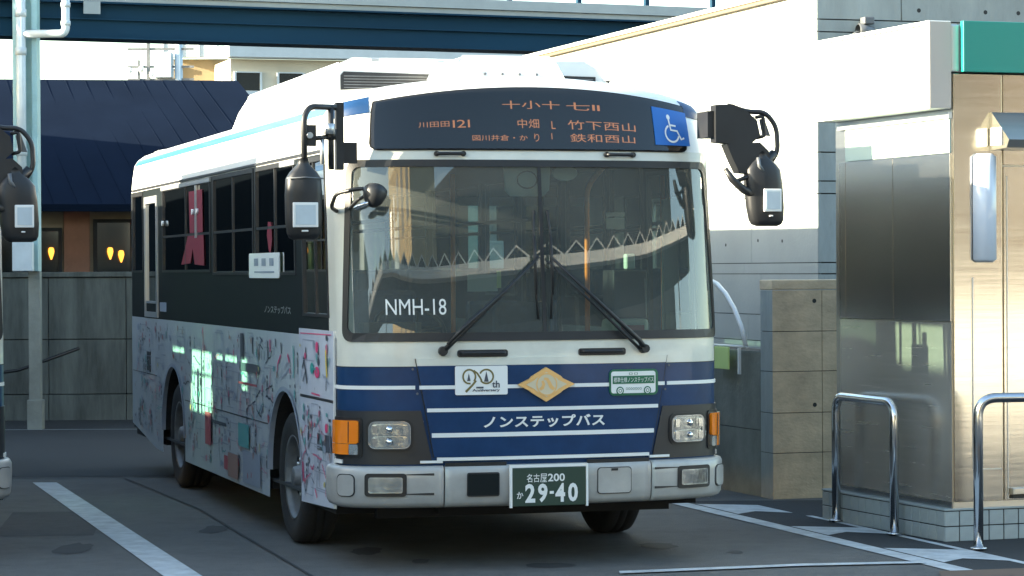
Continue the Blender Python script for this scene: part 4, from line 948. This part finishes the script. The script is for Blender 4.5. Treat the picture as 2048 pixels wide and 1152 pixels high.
mb.build('tie_hole', joint, hall)['kind'] = 'stuff'
wl = empty('wall_speaker', (2.44 + .42 * math.cos(R(18)) , 21 + .42 * math.sin(R(18)) - .06, 3.62), R(18), 'small grey horn fixture on the concrete hall above the white sign', 'speaker')
mb = MB(); mb.lathe([(-.07, .05), (-.06, .06), (.02, .045), (.07, .03), (.08, 0)], 16); mb.build('horn', rimm, wl); MB().tube(bend([(0, .02, -.0), (-.10, .02, -.02), (-.12, .06, -.08), (0, .06, -.10)], .04), .010, 8).build('bracket', rimm, wl); box('fixture_box', rimm, wl, -.03, .06, -.04, .05, .05, .11, .01)
# low wall: front colour carries warm reflected light, grey side
lw = empty('low_wall', (1.945, 19.66, 0), R(18.5), 'low boarded concrete wall with warm reflected light in its end colour beside the kiosk', 'wall')
box('wall_core', joint, lw, .012, .9, .012, .22, 0, 1.55); box('wall_core', joint, lw, .012, .25, .222, 6, 0, 1.10)
for z0, z1 in ((0, .34), (.345, .64), (.645, .95), (.955, 1.25), (1.255, 1.56)):
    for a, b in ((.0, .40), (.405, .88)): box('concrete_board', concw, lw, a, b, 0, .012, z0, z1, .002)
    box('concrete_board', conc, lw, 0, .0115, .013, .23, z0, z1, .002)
box('wall_cap', concw, lw, -.008, .9, -.008, .23, 1.565, 1.64, .008)
for z0, z1 in ((0, .50), (.505, 1.10)):
    for k in range(5): box('concrete_board', concm, lw, 0, .0115, .235 + k * 1.1, .235 + k * 1.1 + 1.094, z0, z1, .002)
mb = MB()
for a, z in ((.34, 1.48), (.34, .70)): mb.tube([(a, -.001, z), (a, .01, z)], .017, 10)
mb.build('tie_hole', joint, lw)['kind'] = 'stuff'
wr = empty('white_arc', (1.915, 19.66, 0), R(18.5), 'white arc over a straight bar on the low wall just right of the bus', 'rail')  # white arc, built as a plain tube
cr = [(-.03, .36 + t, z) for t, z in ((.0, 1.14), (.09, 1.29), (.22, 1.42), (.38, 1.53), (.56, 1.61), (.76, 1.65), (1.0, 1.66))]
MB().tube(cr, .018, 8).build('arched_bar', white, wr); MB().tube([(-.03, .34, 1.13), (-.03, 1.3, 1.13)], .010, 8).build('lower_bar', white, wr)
nn = empty('lime_patch', (1.915, 19.66, 0), R(18.5), 'small lime green patch below the white arc', 'notice')  # lime green rectangle and a white strip, built as thin boxes
box('lime_board', lime, nn, -.05, -.035, .66, .93, .95, 1.12, .003); box('white_strip', white, nn, -.05, -.035, .44, .475, .92, 1.12)

# ================================================================ BACK LEFT
cw_ = empty('concrete_boundary_wall', (-9, 30.6, 0), R(1.5), 'grey streaked concrete boundary wall behind the two buses', 'wall')
box('wall_core', joint, cw_, 0, 13, .05, .25, 0, 1.70)
xx = 0; rnd = random.Random(5)
while xx < 12.8:
    wd = .9
    for z0, z1 in ((.0, .30), (.31, .94), (.95, 1.66)): box('concrete_board', concd, cw_, xx + .004, xx + wd - .004, 0.0 - (.03 if z0 == 0 else 0), .045, z0, z1, .003)
    xx += wd
box('wall_cap', concd, cw_, 0, 13, -.03, .28, 1.67, 1.73, .008)
MB().tube([(-7.0, 30.4, .42), (-5.7, 30.42, .60), (-5.0, 30.42, .85)], .02, 8).build('handrail', black)
tag(bpy.data.objects['handrail'], 'thin dark sloping handrail in front of the concrete boundary wall', 'handrail')
# column and pipes
sc2 = empty('steel_column', (-5.315, 28.95, 0), R(0), 'pale blue green steel column under the overpass at the left', 'column')
for x0, x1 in ((-.135, -.075), (.070, .130)): box('flange', colm, sc2, x0, x1, -.10, .10, 1.74, 5.6, .004)
box('web', colm, sc2, -.074, .069, .0, .03, 1.74, 5.6)
box('lower_post', concm, sc2, .01, .14, -.06, .06, .0, 1.74, .01); box('post_collar', concm, sc2, -.01, .16, -.08, .08, 0, .33, .01)
jb = box('junction_box', pipem, None, -.11, .11, -.06, .06, -.16, .16, .01); jb.location = (-5.33, 28.74, 1.90); tag(jb, 'pale grey metal box on the pole just above the concrete wall', 'box')
dp = MB().tube([(0, 0, 2.05), (0, 0, 5.4)], .052, 14).build('drain_pipe', pipem, None, loc=(-5.345, 28.78, 0)); tag(dp, 'pale grey drain pipe with a side branch, running up the steel column', 'pipe')
MB().tube(bend([(0, 0, 4.33), (.46, 0, 4.33), (.49, 0, 4.38), (.49, 0, 4.95)], .10), .045, 12).build('pipe_branch', pipem, dp)
for z in (4.52, 4.10, 3.0): MB().tube([(0, 0, z), (0, 0, z + .08)], .062, 14).build('pipe_collar', pipem, dp)
for z in (4.62, 4.42): MB().tube([(.49, 0, z), (.49, 0, z + .05)], .053, 12).build('pipe_collar', pipem, dp)
# overpass
ov = empty('overpass', (-4.59, 29.5, 0), math.atan(.417), 'dark blue steel girder overpass crossing above the whole background', 'bridge')
box('girder', steelbl, ov, -16, 24, 0, .3, 4.35, 4.72); box('girder_flange', steelbl, ov, -16, 24, -.12, .35, 4.33, 4.352 - .004)
box('girder_rib', steelbl, ov, -16, 24, -.05, -.002, 4.545, 4.56); box('girder_flange', steelbl, ov, -16, 24, -.12, -.002, 4.722, 4.742)
box('deck', parap, ov, -16, 24, -.1, 3.6, 4.745, 4.80); box('parapet', parap, ov, -16, 24, -.14, -.04, 4.805, 4.92)
for k in range(40): box('rail_post', steelbl, ov, -14 + k * .9, -13.95 + k * .9, -.12, -.06, 4.921, 5.15)
box('top_rail', steelbl, ov, -16, 24, -.13, -.05, 5.15, 5.2)
sg_ = box('girder_plate', parap, ov, -.22, -.03, -.135, -.122, 4.60, 4.74)
# dark roofed restaurant
hs = empty('dark_roofed_house', (-6.5, 36.8, 0), R(17), 'low house with a large navy metal roof and lamp lit windows behind the wall', 'house')
box('wall', siding, hs, -5.4, 3.9, 0, 6, 0, 2.75)
mb = MB(); mb.add([(-5.8, -.8, 2.66), (4.0, -.8, 2.66), (3.35, 3.2, 4.68), (-5.4, 3.2, 4.60), (4.0, -.8, 2.56), (-5.8, -.8, 2.56), (4.0, 6.4, 2.66), (-5.8, 6.4, 2.66)], [(0, 1, 2, 3), (0, 5, 4, 1), (1, 6, 2), (3, 2, 6, 7)])
rfo = mb.build('roof', roofd, hs)
for k in range(28):
    a = -5.6 + k * .33; t = (a + 5.8) / 9.8; x1 = -5.4 + (3.35 + 5.4) * t
    MB().tube([(a, -.8, 2.672), (x1, 3.2, 4.61 + .08 * t)], .003, 4, sm=False).build('roof_seam', roofd, rfo)
MB().tube([(-.55, -.4, 2.88), (-.55 - 1.1, 2.9, 4.55)], .02, 6).build('roof_cable', rimm, rfo)
box('brick_pier', brickm, hs, .24, .60, -.05, -.001, 0, 2.6)
for k in range(16): box('siding_board', siding, hs, -5.4, 3.9, -.018, -.002, 1.6 + k * .075, 1.668 + k * .075) if 1 else None
for a, b, z1 in ((-1.2, .16, 2.30), (.70, 1.45, 2.42), (1.65, 2.6, 2.42)):
    wn = box('window', winpane, hs, a, b, -.06, -.052, 1.15, z1); fr = MB()
    fr.box(a - .05, a, -.08, -.02, 1.1, z1 + .05); fr.box(b, b + .05, -.08, -.02, 1.1, z1 + .05); fr.box(a, b, -.08, -.02, z1, z1 + .05); fr.box(a + (b - a) * .62, a + (b - a) * .66, -.075, -.06, 1.15, z1); fr.build('window_frame', joint, wn)
    for q in ((.2, .5, .82) if a > 0 else (.35, .9)):
        x = a + (b - a) * q; mb = MB(); mb.lathe([(-.06, .02), (-.045, .036), (0, .042), (.05, .03), (.11, .008)], 12, Matrix.Translation((x + rnd.uniform(-.05, .05), -.12, 1.98 + rnd.uniform(-.05, .04))) @ Matrix.Rotation(R(90), 4, 'Y')); mb.build('lit_lamp', lampm, wn)
yb = empty('rear_shade_building', (-11.5, 20.3, 0), R(4), 'unseen low building added far left to shade the ground behind the buses', 'building')  # added out of view to shade the back wall and asphalt
box('wall', conc, yb, -6, 0, 0, 14, 0, 3.5); box('roof_slab', parap, yb, -6.2, .15, -.15, 14.2, 3.5, 3.65)
for k in range(5): box('window', winpane, yb, .002, .02, 1 + k * 2.6, 2.4 + k * 2.6, 1, 2.2)
sd = box('dark_reflection_block', pm('charcoal_matte', (.010, .014, .018), 1, spec=0), None, -26, -8.4, 33.5, 36.5, 0, 5.2); tag(sd, 'unseen long charcoal block added left of the restaurant to darken window reflections', 'shed')  # unseen dark block, added for the side windows to mirror
# apartment blocks far behind
ap = empty('apartment_block', (-6.3, 60, 0), R(17), 'long pale apartment block with blue grey slab edges far behind the bus', 'building')
box('wall', aptw, ap, 0, 18, .4, 10, 0, 6.6); box('slab_edge', aptb, ap, -.1, 18, 0, .6, 6.62, 6.93); box('slab_edge', aptb, ap, -.1, 3, .05, .5, 5.0, 5.85)
for k in range(12):
    a = .12 + k * 1.0
    wn = box('window', winpane, ap, a, a + .55, .36, .395, 5.88, 6.28); fr = MB(); fr.box(a - .05, a, .33, .42, 5.86, 6.3); fr.box(a + .55, a + .6, .33, .42, 5.86, 6.3); fr.box(a, a + .55, .33, .42, 6.282, 6.31); fr.build('frame', aptb, wn)
ap2 = empty('balcony_building', (-8.25, 62, 0), R(0), 'small tan building with a blue grey balcony front beyond the navy roof', 'building')
box('wall', aptd, ap2, 0, 1.7, .3, 6, 0, 6.75); box('balcony_front', aptb, ap2, .02, 1.35, 0, .28, 6.78, 7.15)
for k in range(4): box('balcony_post', white, ap2, .05 + k * .42, .09 + k * .42, -.03, -.002, 6.76, 7.1)
box('side_column', white, ap2, -.1, -.005, .2, .5, 0, 6.7); box('window_shade', aptd, ap2, .08, .40, .2, .295, 5.9, 6.5); box('window_awning', white, ap2, .06, .42, .15, .299, 6.51, 6.6)
up = empty('utility_pole', (-6.55, 52, 0), 0, 'grey utility pole with transformer box and insulators beyond the navy roof', 'utility pole')
MB().tube([(0, 0, 0), (0, 0, 6.4)], .08, 12).build('pole', pipem, up); box('transformer_box', pipem, up, -.46, -.12, -.15, .2, 5.55, 6.05, .02); box('bracket', pipem, up, -.22, .1, -.05, .05, 5.3, 5.36)
mb = MB()
for k in range(10): x, z = -.95 + rnd.random() * .8, 5.35 + rnd.random() * .4; mb.lathe([(-.06, .01), (-.04, .04), (0, .05), (.05, .04), (.07, .0)], 8, Matrix.Translation((x, -.1, z)) @ Matrix.Rotation(R(90), 4, 'Y'))
mb.build('insulator', white, up)['kind'] = 'stuff'; mb = MB()
for z in (5.5, 5.75, 6.1): mb.box(-1.0, .3, -.05, .02, z, z + .04)
mb.box(-.62, -.56, -.08, 0, 5.2, 6.5); mb.box(-.8, -.76, -.08, 0, 5.2, 5.9); mb.build('cross_arm', rimm, up)

# ================================================================ OUT OF VIEW, seen in reflections and as shade
# unseen building added at the left, sized so it keeps the yard in shade
tb_ = empty('shade_building', (-6.2, 3.5, 0), YAW, 'unseen long low building added left of the bus bays to cast shade', 'building')
box('wall', conc, tb_, -6, 0, 0, 12.6, 0, 4.0); box('roof_slab', parap, tb_, -6.2, .2, -.2, 12.8, 4.0, 4.2)
for k in range(5): wn = box('window', winpane, tb_, .002, .02, 1 + k * 2, 2.4 + k * 2, 1, 2.3)
# folded-plate bus shelter behind the camera
AZ = R(36)                                                   # shelter faces the buses from the right rear
def back(az, dist): return (.0 + dist * math.sin(R(az)), 15.2 - dist * math.cos(R(az)), 0)
sh = empty('folded_roof_shelter', (0, 0, 0), 0, 'long curved bus shelter with a folded plate roof and white fascia behind the camera', 'shelter')
AZP = [-30, -22, -17, -12, -5, 2, 9, 17, 24, 33, 41, 48, 55, 62, 70, 80]; ELP = [8.6, 9.9, 10.8, 11.6, 12.0, 12.05, 12.1, 12.2, 12.25, 12.2, 12.0, 11.75, 11.4, 11.1, 10.6, 9.8]
def shp(az, z, dd=0.0): q = back(az, 4.3 / math.tan(R(interp(az, AZP, ELP))) + dd); return (q[0], q[1], z)
mb = MB(); azs = [-30 + k for k in range(111)]
for a, b in zip(azs, azs[1:]):
    mb.add([shp(a, 5.95), shp(b, 5.95), shp(b, 6.115), shp(a, 6.115), shp(a, 5.95, .3), shp(b, 5.95, .3), shp(b, 6.115, .3), shp(a, 6.115, .3)], [(0, 3, 2, 1), (4, 5, 6, 7), (0, 1, 5, 4), (3, 7, 6, 2)])
mb.build('fascia', white, sh)
mb = MB(); mb2_ = MB()
for k in range(30):
    a = -30 + k * 3.7; m_ = a + 1.85; b = a + 3.7
    for (p0, z0_), (p1, z1_) in (((a, 6.125), (m_, 6.315)), ((m_, 6.315), (b, 6.125))): mb.add([shp(p0, z0_, .08), shp(p1, z1_, .08), shp(p1, z1_ - .028, .08), shp(p0, z0_ - .028, .08)], [(0, 1, 2, 3)])
    mb.add([shp(a, 6.12, .1), shp(m_, 6.31, .1), shp(b, 6.12, .1), shp(a, 6.12, 1.6), shp(m_, 6.30, 1.6), shp(b, 6.12, 1.6)], [(0, 3, 4, 1), (1, 4, 5, 2)])
    mb2_.add([shp(a + .25, 6.12, .12), shp(m_, 6.29, .12), shp(b - .25, 6.12, .12)], [(0, 1, 2)])
mb.build('folded_roof', white, sh); mb2_.build('roof_infill', blackm, sh)
mb = MB()
for a, b in zip(azs, azs[1:]): mb.add([shp(a, 5.955, .31), shp(b, 5.955, .31), shp(b, 5.99, 4), shp(a, 5.99, 4)], [(0, 1, 2, 3)])
mb.build('soffit', joint, sh)
for k in range(7): q = shp(-26 + 16 * k, 0, 2.0); MB().tube([q, (q[0], q[1], 6.0)], .12, 10).build('post', pipem, sh)
def block(name, loc, rz, wx, wy, h, mat, label, floors, nw):
    """loc is the middle of the front face, which looks along local +Y"""
    b = empty(name, loc, rz, label, 'building'); box('wall', mat, b, -wx / 2, wx / 2, -wy, 0, 0, h)
    for f in range(floors):
        for k in range(nw):
            x = -wx / 2 + (k + .3) * wx / nw; z = .9 + f * h / floors; box('window', winpane, b, x, x + wx / nw * .4, .002, .03, z, z + h / floors * .5)
    return b
block('tan_apartment_house', back(0, 42), R(50), 12, 10, 17, aptt, 'tan five storey apartment house behind the camera', 5, 5)
tw = block('added_office_block', back(39, 46), R(42), 46, 12, 15, pm('taupe_cladding', (.15, .115, .09), .8, var=.1), 'unseen wide taupe and dark block added behind and right of the camera for reflections', 4, 14)  # block added unseen for the windscreen and kiosk front to reflect
box('upper_glazing', pm('charcoal_cladding', (.018, .021, .024), .5), tw, -23.1, 23.1, -12, .05, 8.4, 15.1); box('reflection_strip', white, tw, -23, 23, .031, .12, 3.7, 4.25)  # dark top and pale strip shaped for those reflections
lwb = empty('added_reflector_wall', (16.8, 4.9, 0), R(50), 'unseen low white wall added behind the camera to brighten the kiosk reflection', 'wall')  # white wall added as a reflector for the kiosk front
box('wall', white, lwb, -8, 8, -.2, 0, 0, 1.2); box('wall_cap', parap, lwb, -8.05, 8.05, -.25, .05, 1.2, 1.27)
